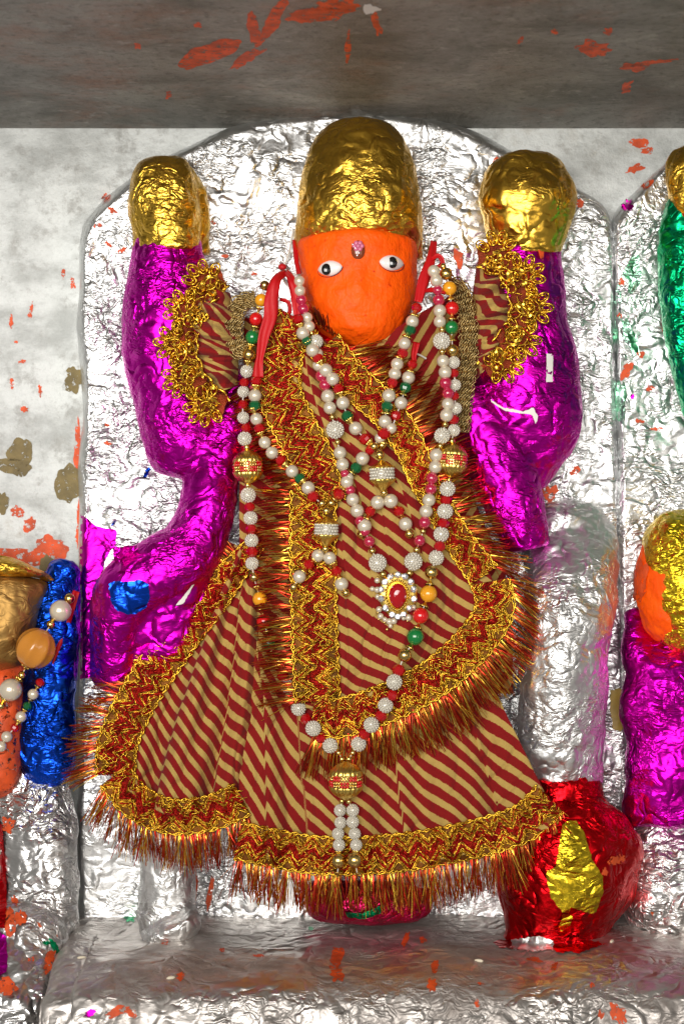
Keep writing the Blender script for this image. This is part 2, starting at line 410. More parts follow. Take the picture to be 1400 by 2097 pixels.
# ================================================================== THE SETTING
def flat_grid(fn, nu, nv): return [fn(i/(nu-1), j/(nv-1)) for j in range(nv) for i in range(nu)], grid_faces(nv, nu)
WD = -80.0
zc = (1048.5-262)*U*(CD-WD)/CD
wv, wf = flat_grid(lambda a, b: (-0.9+1.8*a, -WD*U+noise.noise(Vector((a*9, b*9, 3)))*0.0025, zc+0.002-1.35*b), 90, 70)
wall = structure(mk('back_wall', wv, wf, M['wall'])); tree('wall', wv, wf)
cv, cf = flat_grid(lambda a, b: (-0.9+1.8*a, -WD*U+0.02-0.62*b, zc+0.006*(1-math.exp(-((b*0.62-0.02)/0.03)**2)) if b*0.62 > 0.02 else zc), 60, 60)
ceiling = structure(mk('niche_ceiling', cv, cf, M['ceiling'])); tree('ceiling', cv, cf)

# foil covered platform: profile swept along x, its front edge rolled over
prof = catmull([(-70, -829), (60, -832), (220, -836), (350, -840), (410, -848), (445, -866), (462, -900), (468, -960), (470, -1060), (470, -1250)], 90)
XL, XR = -566.0, 1150.0
pv = []
for i in range(90):
    for j in range(230):
        x = XL+(XR-XL)*j/229.0; e = x-XL; drop = 0.0
        if e < 34: drop = 34-math.sqrt(max(0, 34**2-(34-e)**2))
        d, z = prof[i]
        lip = 12*noise.noise(Vector((x/160, i*0.03, 1.7)))*(1 if i > 20 else 0.4)
        pv.append((x*U+(d*0.06*U if e < 80 else 0), -(d-drop*0.25*(i > 45))*U, (z-drop*1.3*(1 if i < 45 else 0.4)+lip)*U))
pfc = grid_faces(90, 230, flip=True)
base_j = [i*230 for i in range(90)]
pv += [(XL*U+0.0, pv[k][1]+0.0, -0.7) for k in base_j]   # left flank down to the floor
n0 = 90*230
pfc += [(base_j[i], base_j[i+1], n0+i+1, n0+i) for i in range(89)]
pv = crumple(pv, pfc, 9, 150, 1.8, 45, 2)
platform = structure(mk('platform', pv, pfc, M['silver_floor'])); tree('platform', pv, pfc)

# paint flecks and stains on the setting, each a flat fleck of its own
for (cx, cy, rx, ry, an) in [(430, 108, 70, 20, -20), (520, 60, 12, 38, -12), (560, 40, 16, 42, 30), (650, 30, 70, 13, -4), (690, 10, 45, 15, 0),
                             (770, 45, 8, 26, -12), (712, 95, 6, 30, 4), (405, 50, 8, 6, 0), (282, 94, 7, 6, 0), (1215, 98, 36, 15, 4), (1245, 64, 9, 7, -20),
                             (1300, 137, 26, 8, -8), (1283, 178, 16, 8, -50), (1065, 82, 8, 5, -60), (345, 194, 6, 8, 0), (1135, 64, 8, 5, 0), (505, 118, 40, 10, -30), (1330, 128, 50, 5, -6)]:
    decal('paint_splash', splash(cx, cy, rx, ry, an, 22), M['flake'], ceiling, ['ceiling'], 1.2, 1.2, 9)
decal('paint_chip', splash(758, 18, 16, 10, 0), M['white_paper'], ceiling, ['ceiling'], 2.2, 1, 8)
for (cx, cy, rx, ry, an) in [(1308, 292, 20, 10, 4), (1325, 308, 16, 6, -10), (1300, 345, 18, 7, -20), (158, 930, 6, 75, 1), (162, 1070, 6, 50, 2), (22, 658, 4, 14, 0), (63, 636, 4, 16, 10),
                             (82, 800, 4, 12, 0), (50, 838, 9, 6, 0), (24, 785, 4, 12, 0), (36, 1048, 12, 12, 0), (45, 740, 7, 4, -10), (148, 580, 5, 11, 0),
                             (40, 1140, 60, 20, 4), (105, 1125, 35, 26, 10), (140, 1200, 22, 30, 0), (130, 560, 4, 10, 0), (33, 700, 4, 3, 0), (60, 1075, 12, 16, 30)]:
    decal('paint_splash', splash(cx, cy, rx, ry, an, 20), M['flake'], wall, ['wall'], 1.0, 0.9, 7)
for (cx, cy, rx, ry, an) in [(40, 930, 26, 34, 20), (25, 955, 42, 16, 10), (140, 990, 28, 40, 0), (150, 778, 18, 26, 0), (5, 1030, 14, 20, 0), (96, 1158, 16, 20, 0)]:
    decal('stain', splash(cx, cy, rx, ry, an, 26, 0.3), M['olive'], wall, ['wall'], 1.6, 0.8, 8)

# ================================================================== THE SLAB BEHIND THE IDOL
def slab(name, outline, centre, mat, label, key='stele', d0=0.0, back=-90.0, edge=15.0, seed=1.0, nrad=70, nang=520, lump=8):
    o = np.asarray(outline, float); c = np.asarray(centre, float)
    cl = catmull(np.vstack([o, o[:1]]), 4000); seg = np.linalg.norm(np.diff(cl, axis=0), axis=1); L = np.concatenate([[0], np.cumsum(seg)])
    s = np.linspace(0, L[-1], nang, endpoint=False); b = np.stack([np.interp(s, L, cl[:, k]) for k in (0, 1)], 1)
    vs = []
    ts = np.concatenate([np.linspace(0.02, 0.90, nrad-22), np.linspace(0.905, 1.0, 22)])
    for t in ts:
        for p in b:
            q = c+(p-c)*t; e = (1-t)*np.linalg.norm(p-c); k = max(0, 1-e/edge)
            vs.append((q[0], q[1], d0-(d0-back)*0.55*(1-math.sqrt(max(0, 1-k*k)))))
    for p in b: vs.append((p[0], p[1], back-25))
    f = grid_faces(len(ts)+1, nang, True); f.append(tuple(range(nang))[::-1])
    v = crumple(crumple(Pn(vs), f, lump*1.3, 170, 0, 42, seed), f, 3.0, 60, 0.9, 30, seed+3)
    e = empty(name, P(c[0], 1880, d0-30), label, 'slab')
    mk('foil_wrap', v, f, mat, e)
    tree(key, v, f)
    return e
OUT = [(166, 1910), (162, 1650), (160, 1350), (162, 1050), (168, 800), (164, 600), (168, 480), (200, 425), (262, 375), (330, 330), (420, 285), (520, 248), (620, 232), (710, 228),
       (800, 232), (880, 246), (960, 268), (1040, 306), (1120, 350), (1190, 390), (1240, 430), (1258, 520), (1262, 700), (1266, 900), (1270, 1100), (1276, 1300), (1284, 1500), (1288, 1700), (1290, 1910), (900, 1930), (500, 1930)]
stele = slab('stele', OUT, (710, 1050), M['silver'], 'large arched slab wrapped in crinkled silver foil behind the central orange-faced idol')
decal('magenta_patch', [(164, 1052), (180, 1062), (196, 1078), (238, 1086), (236, 1112), (214, 1150), (206, 1220), (214, 1300), (206, 1388), (164, 1390), (162, 1200)], M['magenta'], stele, ['stele'], 3.0, 0.8, 9)
for (cx, cy, rx, ry, an) in [(218, 402, 8, 6, 0), (230, 430, 9, 5, 30), (200, 462, 8, 6, 0), (250, 512, 10, 4, -30), (222, 500, 7, 4, 40), (462, 524, 8, 4, 0), (492, 474, 5, 4, 0), (436, 456, 6, 3, 10),
                             (524, 424, 8, 5, 60), (480, 350, 4, 9, 0), (1018, 330, 8, 12, 20), (1186, 415, 9, 9, 0), (1196, 760, 9, 10, 0), (1178, 964, 10, 8, 0), (940, 520, 10, 30, 4), (915, 440, 5, 4, 0), (900, 436, 10, 5, 0),
                             (220, 908, 10, 3, 0), (218, 870, 8, 3, 0), (1125, 1010, 14, 18, 30), (400, 1810, 5, 30, 2), (430, 1830, 5, 36, 8), (520, 560, 6, 3, 0), (1016, 370, 5, 12, 10), (980, 1195, 8, 5, 0)]:
    decal('paint_fleck', splash(cx, cy, rx, ry, an, 12), M['flake'], stele, ['stele'], 2.0, 0.7, 6)
for (cx, cy, rx, ry, an) in [(236, 1046, 7, 2, 30), (232, 1072, 6, 2, -40), (300, 968, 10, 5, -60), (360, 966, 14, 3, 10), (462, 1890, 8, 4, 30)]:
    decal('blue_scrap', splash(cx, cy, rx, ry, an, 10), M['blue'], stele, ['stele'], 2.4, 0.5, 5)
for (cx, cy, rx, ry, an, mt) in [(690, 1960, 12, 24, 10, 'flake'), (690, 1995, 14, 16, -20, 'flake'), (240, 2072, 22, 10, -20, 'flake'), (268, 2075, 14, 8, 30, 'flake'), (184, 2076, 12, 7, -30, 'magenta'),
                                 (304, 1902, 14, 7, 10, 'flake'), (370, 2000, 9, 7, 0, 'flake'), (1265, 2078, 24, 14, 60, 'flake'), (830, 1925, 6, 16, 20, 'flake'), (890, 1980, 8, 14, 10, 'flake'), (884, 2018, 9, 14, 10, 'flake'),
                                 (985, 2015, 8, 3, 10, 'flake'), (1135, 1980, 6, 8, 0, 'flake'), (352, 1914, 6, 5, 0, 'flake'), (338, 1930, 6, 6, 20, 'flake'), (265, 1880, 12, 8, 20, 'green_foil'), (228, 1860, 8, 3, 0, 'green_foil'), (290, 1900, 6, 7, 0, 'blue'),
                                 (335, 1893, 22, 2.5, -14, 'blue'), (390, 1882, 10, 3, -8, 'blue'), (400, 1878, 12, 4, -30, 'flake'), (455, 1946, 6, 4, 0, 'flake'), (530, 1958, 14, 2.5, 4, 'flake'), (1230, 2078, 6, 9, 0, 'flake'), (865, 1925, 8, 6, 30, 'flake'),
                                 (636, 1902, 5, 4, 0, 'green_foil'), (976, 2056, 5, 8, 0, 'flake'), (1212, 2018, 5, 5, 0, 'flake'), (1095, 1966, 16, 5, 10, 'flake')]:
    decal('foil_scrap' if mt != 'flake' else 'paint_fleck', splash(cx, cy, rx, ry, an, 12), M[mt], platform, ['platform'], 2.0, 0.6, 6)

# ================================================================== THE IDOL
idol = empty('idol', P(720, 1880, 80), 'large central idol with orange face, gold foil crown and magenta foil arms', 'statue')
# head: painted face, stuck-on eyes, forehead gem
hv, hf = rings([(484, 731, 96, 78, 86, 16), (492, 731, 118, 78, 100, 18), (510, 731, 122, 78, 104, 14), (560, 733, 117, 78, 105, 4), (600, 734, 113, 80, 108, 0), (640, 736, 103, 80, 106, 0),
                (668, 738, 89, 82, 100, 0), (692, 741, 70, 80, 82, 0), (708, 744, 42, 78, 62, 0), (716, 746, 8, 74, 30, 0)], 96, 110)
hq = hv.copy()
for i, v in enumerate(hv):
    s = (CD*U+v[1])/(CD*U); px = v[0]/U/s+700; py = 1048.5-v[2]/U/s
    if v[1] < -0.04:
        nose = 6*math.exp(-((px-733)/17)**2-((py-592)/26)**2)+4*math.exp(-((px-733)/13)**2-((py-560)/36)**2)
        mouth = -2.5*math.exp(-((px-742)/30)**2-((py-642-0.006*(px-742)**2*-1)/5)**2)
        chin = 6*math.exp(-((px-742)/34)**2-((py-672)/16)**2)
        hq[i, 1] -= (nose+mouth+chin)*U
hv = crumple(crumple(hq, hf, 5, 70, 0, 40, 5), hf, 2.0, 22, 0.5, 26, 6)
head = mk('head', hv, hf, M['orange'], idol); tree('head', hv, hf)
def eye(cx, cy, ang, pup, w=25.5, h=16.5):
    d = hit(cx, cy, ['head']); vs = []; n, m = 28, 14
    for i in range(m+1):
        r = math.sin(math.pi/2*i/m); b = math.cos(math.pi/2*i/m)
        for j in range(n):
            t = 2*math.pi*j/n; x = math.copysign(abs(math.cos(t))**0.9, math.cos(t)); y = math.sin(t)*abs(math.sin(t))**0.25
            x, y = x*w*r, y*h*r*(1-0.12*abs(x)); ca, sa = math.cos(ang), math.sin(ang)
            dd = hit(cx+x*0.8, cy+y*0.8, ['head']) or d
            vs.append((cx+x*ca-y*sa, cy+x*sa+y*ca, dd-2+13*b))
    o = mk('eye', Pn(vs), grid_faces(m+1, n, True), M['eyewhite'], head)
    vs2 = []
    for i in range(9):
        r = math.sin(math.pi/2*i/8); b = math.cos(math.pi/2*i/8)
        for j in range(20):
            t = 2*math.pi*j/20; vs2.append((pup[0]+10*r*math.cos(t), pup[1]+12*r*math.sin(t), d+8.6+4.6*b))
    mk('pupil', Pn(vs2), grid_faces(9, 20, True), M['pupil'], o)
    pts = [(cx-w*math.cos(t)*1.02*math.cos(ang)-h*math.sin(t)*math.sin(ang)*-1.05, cy-w*math.cos(t)*math.sin(ang)*1.02+h*1.08*math.sin(t), 0) for t in np.linspace(0.1, math.pi, 24)]
    pts = [(x, y, (hit(x, y, ['head']) or d)+1.0) for x, y, _ in pts]
    b = Buf(); b.tube(Pn(pts), np.linspace(0.4, 1.3, 24)*U, 0, 5); b.build('eye_rim', [M['maroon']], o)
eye(676, 549, -0.14, (668, 551)); eye(801, 538, 0.12, (803, 537))
gd = hit(733, 512, ['head'])
gv = [(733+15*math.sin(a)*math.cos(t), 512+21*math.sin(a)*math.sin(t), gd-2+9*math.cos(a)) for a in np.linspace(0.02, math.pi/2, 9) for t in np.linspace(0, 2*math.pi, 22, endpoint=False)]
gem = mk('forehead_gem', Pn(gv), grid_faces(9, 22, True), M['bindi'], head)
def ball(px, py, d, r, n=12, m=8, ry=None):
    ry = ry or r
    return Pn([(px+r*math.sin(a)*math.cos(t), py+ry*math.cos(a), d+r*math.sin(a)*math.sin(t)) for a in np.linspace(0.01, math.pi-0.01, m) for t in np.linspace(0, 2*math.pi, n, endpoint=False)]), grid_faces(m, n, True)
b = Buf()
for k in range(6): b.add(*ball(733+8*math.cos(k*1.05), 503+7*math.sin(k*1.05), gd+6, 5), 0)
b.add(*ball(733, 503, gd+9, 5), 0)
for q in ((722, 500), (727, 507), (735, 517), (731, 522)): b.add(*ball(q[0], q[1], gd+8, 2.6), 1)
b.build('gem_flower', [M['bindipink'], M['diamond']], gem)
# crown
kv, kf = rings([(241, 738, 6, 62, 6), (247, 738, 44, 62, 40), (262, 738, 70, 62, 62), (290, 737, 92, 64, 80), (330, 737, 108, 66, 92), (380, 736, 119, 68, 98), (430, 736, 126, 68, 100), (480, 735, 130, 60, 96), (530, 734, 131, 40, 80)], 90, 110)
kv = crumple(kv, kf, 4, 80, 1.8, 34, 3)
mk('crown', kv, kf, M['gold'], idol); tree('crown', kv, kf)
# raised arms and lower arms: one continuous skin each side
def ringarm(sec, n=44, m=80): return rings(sec, n, m)
la = fuse([ringarm([(478, 341, 62, 70, 62), (500, 342, 68, 72, 66), (560, 341, 80, 72, 74), (640, 342, 90, 74, 80), (720, 348, 94, 74, 82), (800, 358, 92, 76, 80), (870, 374, 92, 78, 76), (930, 384, 86, 76, 66), (965, 390, 74, 72, 50), (978, 392, 40, 70, 25)]),
           sweep([(500, 800, 70, 50, 55), (462, 880, 80, 52, 60), (438, 970, 96, 55, 60), (418, 1060, 116, 60, 62), (385, 1130, 132, 66, 66), (320, 1170, 138, 72, 70), (262, 1215, 138, 66, 66), (238, 1290, 128, 56, 60), (235, 1380, 110, 50, 50)]),
           sweep([(390, 1150, 120, 55, 50), (330, 1290, 110, 80, 60), (330, 1380, 100, 80, 50)])], 5.0, 8)
lv = crumple(la[0], la[1], 6, 90, 1.8, 36, 7)
arm_l = mk('arm', lv, la[1], M['magenta'], idol); tree('arm_l', lv, la[1])
ra = fuse([ringarm([(482, 1074, 66, 70, 62), (505, 1074, 72, 72, 66), (560, 1066, 84, 72, 74), (640, 1065, 95, 74, 80), (720, 1076, 104, 76, 84), (800, 1084, 108, 78, 84), (860, 1086, 105, 76, 80), (920, 1082, 92, 72, 66), (970, 1090, 50, 68, 50), (1000, 1102, 16, 66, 30)]),
           sweep([(940, 790, 80, 50, 60), (985, 860, 90, 62, 66), (1020, 940, 104, 68, 68), (1045, 1010, 112, 62, 62), (1064, 1070, 116, 54, 56), (1078, 1124, 116, 46, 50)], round_ends=False)], 5.0, 8)
rv = crumple(ra[0], ra[1], 6, 90, 1.8, 36, 9)
arm_r = mk('arm', rv, ra[1], M['magenta'], idol); tree('arm_r', rv, ra[1])
# gold foil hands over the wrists
gl = fuse([ringarm([(319, 338, 20, 70, 16), (328, 338, 44, 70, 38), (350, 334, 60, 72, 54), (400, 333, 71, 74, 66), (450, 336, 71, 74, 68), (490, 341, 68, 72, 68), (508, 342, 69, 72, 68)]),
           ringarm([(330, 360, 20, 40, 20), (380, 384, 34, 34, 34), (450, 402, 26, 28, 34), (520, 412, 18, 24, 26)])], 4.5, 5)
glv = crumple(gl[0], gl[1], 5, 60, 1.8, 30, 11); mk('hand', glv, gl[1], M['gold'], arm_l); tree('hand_l', glv, gl[1])
gr = ringarm([(309, 1080, 20, 70, 18), (318, 1080, 50, 70, 44), (345, 1080, 80, 72, 66), (390, 1080, 97, 76, 80), (430, 1080, 96, 76, 80), (470, 1080, 84, 74, 74), (500, 1078, 74, 72, 68), (512, 1076, 73, 72, 68)], 70, 90)
grv = crumple(gr[0], gr[1], 5, 60, 1.8, 30, 13); mk('hand', grv, gr[1], M['gold'], arm_r); tree('hand_r', grv, gr[1])
decal('blue_patch', [(222, 1196), (236, 1188), (262, 1192), (286, 1187), (304, 1196), (307, 1222), (300, 1244), (284, 1256), (262, 1259), (240, 1252), (226, 1232)], M['blue'], arm_l, ['arm_l'], 4, 1.0, 7)
decal('paper_slip', [(1119, 724), (1132, 724), (1131, 782), (1118, 782)], M['white_paper'], arm_r, ['arm_r'], 4, 0.3, 8)
decal('paper_slip', [(1004, 818), (1034, 836), (1070, 842), (1092, 836), (1102, 852), (1096, 866), (1088, 848), (1068, 847), (1034, 841), (1006, 824)], M['white_paper'], arm_r, ['arm_r'], 4, 0.8, 6)
decal('paper_slip', [(360, 1240), (392, 1200), (398, 1196), (376, 1236)], M['white_paper'], arm_l, ['arm_l'], 4, 0.5, 6)
decal('orange_tear', [(1100, 504), (1112, 502), (1114, 548), (1110, 560), (1106, 530)], M['flake'], arm_r, ['arm_r'], 4, 0.5, 7)
# overlapping sheets of foil with torn edges
for nm, key, par, mt, pts in [('foil_sheet', 'arm_l', arm_l, 'magenta', [(262, 620), (300, 600), (372, 640), (396, 720), (360, 800), (280, 780), (258, 700)]), ('foil_sheet', 'arm_l', arm_l, 'magenta', [(400, 900), (470, 890), (480, 980), (440, 1060), (380, 1050), (392, 980)]),
                              ('foil_sheet', 'arm_l', arm_l, 'magenta', [(230, 1120), (330, 1110), (400, 1130), (380, 1180), (300, 1180), (240, 1170)]), ('foil_sheet', 'arm_r', arm_r, 'magenta', [(1060, 640), (1130, 600), (1158, 680), (1170, 790), (1120, 830), (1060, 800)]),
                              ('foil_sheet', 'arm_r', arm_r, 'magenta', [(960, 880), (1010, 850), (1080, 880), (1090, 960), (1060, 1040), (1000, 1000)]), ('foil_sheet', 'crown', None, 'gold', [(640, 360), (720, 330), (800, 350), (812, 420), (790, 466), (680, 470), (640, 440)])]:
    decal(nm, pts, M[mt], par or idol, [key], 3.0, 1.6, 9, 1.2)
for pts in [[(190, 560), (250, 540), (244, 800), (200, 900), (178, 760)], [(440, 300), (560, 262), (600, 330), (590, 480), (500, 500), (450, 420)], [(880, 300), (980, 310), (1000, 420), (950, 520), (890, 480)], [(1150, 600), (1230, 560), (1246, 760), (1200, 900), (1190, 760)], [(200, 960), (330, 985), (372, 1060), (300, 1090), (210, 1050)]]:
    decal('foil_sheet', pts, M['silver'], stele, ['stele'], 3.0, 2.0, 10, 1.2)
# silver foil legs
lg = fuse([sweep([(1160, 1090, 0, 96, 70), (1168, 1150, 60, 98, 84), (1168, 1220, 100, 94, 92), (1160, 1300, 116, 86, 92), (1150, 1400, 120, 88, 90), (1148, 1500, 116, 88, 86), (1152, 1580, 108, 78, 76), (1156, 1650, 104, 70, 70)])], 5, 6)
lgv = crumple(crumple(lg[0], lg[1], 9, 95, 0, 36, 18), lg[1], 4, 40, 2.2, 34, 17); mk('leg', lgv, lg[1], M['silver_leg'], idol); tree('leg_r', lgv, lg[1])
l2 = fuse([sweep([(350, 1560, 90, 58, 60), (345, 1700, 96, 58, 60), (342, 1800, 96, 56, 58), (340, 1880, 100, 58, 60)]), sweep([(340, 1880, 100, 60, 60), (352, 1902, 150, 62, 56)])], 5, 6)
l2v = crumple(l2[0], l2[1], 6, 70, 2.0, 36, 19); mk('leg', l2v, l2[1], M['silver_leg'], idol); tree('leg_l', l2v, l2[1])
# hidden torso and lap under the clothes, with a red foil lotus foot
to = fuse([rings([(640, 720, 60, 30, 60), (700, 720, 190, 40, 80), (800, 720, 215, 40, 84), (950, 725, 190, 46, 90), (1100, 735, 200, 50, 96), (1250, 745, 210, 50, 100), (1400, 740, 210, 50, 90), (1480, 740, 60, 50, 40)], 50, 60)], 8, 6)
mk('torso', to[0], to[1], M['red_foil'], idol)
pl = fuse([sweep([(655, 1845, 120, 40, 60), (740, 1850, 150, 44, 70), (830, 1850, 130, 40, 60), (862, 1848, 110, 30, 50)])], 5, 6)
plv = crumple(pl[0], pl[1], 5, 60, 1.8, 30, 21); mk('foot', plv, pl[1], M['pink_foil'], idol); tree('foot', plv, pl[1])
decal('green_scrap', [(705, 1868), (740, 1872), (775, 1858), (790, 1852), (778, 1872), (745, 1884), (712, 1880)], M['green_foil'], platform, ['foot', 'platform'], 4, 0.8, 6)

# ================================================================== THE CLOTHES
def patch(name, rows, phase, parent, nu=90, nv=110, fold=None, mat='stripe', key=None):
    R = [catmull(r, nu) for r in rows]; R = np.array(R); nr = len(rows)
    G = np.zeros((nv, nu, 3))
    for j in range(nu): G[:, j, :] = catmull(R[:, j, :], nv)
    pts, uv = [], []
    for i in range(nv):
        for j in range(nu):
            u, v = j/(nu-1), i/(nv-1); x, y, d = G[i, j]
            fd = fold(u, v, x, y) if fold else 0.0
            cr = noise.noise(Vector((x/46+y/150, y/110-x/200, nu*0.1)))
            fd += -9*max(0.0, 0.16-abs(cr))/0.16*(0.35+0.65*max(0.0, noise.noise(Vector((x/90, y/90, 5)))+0.3))+5*cr
            d += fd+1.6*noise.noise(Vector((x/28, y/28, d/40)))
            pts.append((x, y, d)); uv.append((phase(u, v, x, y)+fd*0.008, v))
    V = Pn(pts); F = grid_faces(nv, nu)
    o = mk(name, V, F, M[mat], parent, uv=uv)
    so = o.modifiers.new('cloth_thickness', 'SOLIDIFY'); so.thickness = 0.0006; so.offset = -1
    tree(key or name, V, F)
    return o
def pleat(u, v, lines, h):
    """knife pleats: (u at top, u at bottom, width, share of height)"""
    s_ = 0.0
    for a0, a1, w_, k in lines:
        t = (u-(a0+(a1-a0)*v))/w_
        if 0 <= t < 1: s_ += k*h*(1-t)
    return s_
def pjump(u, v, lines):
    return sum(0.37*(i+1) % 1.0 for i, (a0, a1, w_, k) in enumerate(lines) if u > a0+(a1-a0)*v)
PL = ((0.42, 0.36, 0.14, 1.0), (0.72, 0.78, 0.12, 0.9))
PS = ((0.10, 0.10, 0.07, 1.0), (0.52, 0.55, 0.08, 0.8), (0.80, 0.86, 0.06, 0.7))
PC = ((0.25, 0.30, 0.12, 0.9), (0.42, 0.42, 0.10, 1.0), (0.58, 0.50, 0.12, 0.9), (0.76, 0.70, 0.10, 0.8))
def lin(ang, per, sh=0.0):
    a = math.radians(ang); return lambda x, y: (-math.sin(a)*x+math.cos(a)*y)/per+sh
dress = empty('dress', P(700, 1840, 150), 'red and yellow striped dress with puffed sleeves and gold lace hem', 'dress')
L60 = lin(-58, 28)
patch('bodice', [[(500, 650, 92), (600, 664, 132), (720, 716, 128), (860, 640, 135), (948, 590, 92)],
                 [(498, 780, 100), (600, 800, 140), (720, 820, 158), (850, 820, 142), (950, 800, 96)],
                 [(490, 1000, 110), (600, 1000, 146), (720, 1000, 162), (850, 1000, 146), (965, 1000, 100)],
                 [(492, 1200, 128), (600, 1200, 160), (750, 1200, 175), (880, 1200, 160), (1040, 1200, 116)],
                 [(500, 1420, 150), (600, 1430, 176), (750, 1440, 188), (880, 1430, 170), (1050, 1420, 120)]],
      lambda u, v, x, y: L60(x, y) if x > 700 else lin(34, 30)(x, y), dress, fold=lambda u, v, x, y: 3*math.sin(x/17+y/60), key='bodice')
def lphase(u, v, x, y):
    t = (x-250)/270.0
    G = 1.35*(x-250)-0.40*(x-250)*t
    k = 0.10*math.sin(u*19+v*2.0)*(1-v*0.5)
    return (-G+0.70*y)/28.5+k+pjump(u, v, PL)
def lfold(u, v, x, y):
    a = 8+24*v
    return a*0.55*math.sin(u*15+1.0-v*1.2)+a*0.35*math.sin(u*29+v*2)+14*v*math.exp(-((u-0.45-0.12*v)/0.07)**2)-26*max(0, u-0.9)*10*v+pleat(u, v, PL, 10+20*v)
patch('skirt_panel', [[(470, 1110, 118), (498, 1120, 128), (530, 1115, 125)],
                      [(400, 1215, 128), (462, 1222, 150), (528, 1222, 148)],
                      [(318, 1330, 136), (432, 1340, 174), (528, 1330, 164)],
                      [(246, 1450, 138), (395, 1480, 192), (522, 1470, 178)],
                      [(232, 1540, 132), (368, 1590, 196), (508, 1580, 180)],
                      [(234, 1598, 126), (352, 1672, 192), (498, 1662, 176)]],
      lphase, dress, 130, 130, lfold, key='panel_l')
L40 = lin(40, 28.5)
def sfold(u, v, x, y):
    w = u*26+0.7*math.sin(v*3+u*5)
    return (12+9*v)*math.sin(w*0.8)*(0.4+0.6*v)+8*math.sin(w*1.9+v*2)*v+22*math.exp(-(u/0.05)**2)*v*0.4+pleat(u, v, PS, 18)
def sphase(u, v, x, y):
    k = 0.10*math.sin(u*26+v*2)
    return (L40(x, y) if u > 0.22+0.02*v else lin(56, 28.5)(x, y))+k+pjump(u, v, PS)
patch('skirt', [[(480, 1300, 140), (600, 1330, 172), (750, 1340, 184), (900, 1320, 170), (990, 1310, 140)],
                [(490, 1430, 160), (620, 1450, 196), (770, 1455, 206), (920, 1445, 190), (1018, 1420, 165)],
                [(490, 1570, 172), (630, 1585, 212), (790, 1590, 218), (950, 1570, 208), (1074, 1540, 190)],
                [(486, 1690, 180), (640, 1720, 220), (800, 1725, 222), (970, 1700, 225), (1120, 1636, 206)],
                [(486, 1745, 182), (640, 1775, 220), (800, 1775, 222), (975, 1745, 226), (1140, 1690, 208)]],
      sphase, dress, 170, 120, sfold, key='skirt')
shawl = empty('shawl', P(700, 1430, 190), 'striped red and yellow shawl with gold lace edges draped across the idol', 'shawl')
L30 = lin(31, 28.5)
def cphase(u, v, x, y):
    return L30(x, y)+pjump(u, v, PC)*max(0.0, 1-1.25*v)+0.25*math.sin(v*5)*(1-u)+0.7*(1-u)**2*math.exp(-((v-0.58)/0.15)**2)
def cfold(u, v, x, y):
    return pleat(u, v, PC, 15*max(0.0, 1-0.8*v))+6*math.sin(u*17+v*5)*v+4*math.sin(u*8-v*11)+7*v*math.sin((u+v*0.8)*21)*(u < 0.9)
patch('drape', [[(560, 655, 150), (626, 676, 164), (690, 712, 160)],
                [(548, 760, 146), (650, 780, 172), (745, 790, 172)],
                [(560, 870, 150), (690, 885, 184), (815, 885, 176)],
                [(600, 1000, 166), (755, 1000, 196), (890, 995, 176)],
                [(600, 1120, 186), (780, 1110, 208), (945, 1090, 176)],
                [(600, 1230, 200), (795, 1225, 224), (1010, 1195, 176)],
                [(604, 1340, 212), (790, 1345, 234), (990, 1290, 190)],
                [(612, 1450, 218), (740, 1450, 236), (900, 1375, 214)]],
      cphase, shawl, 150, 220, cfold, key='drape')

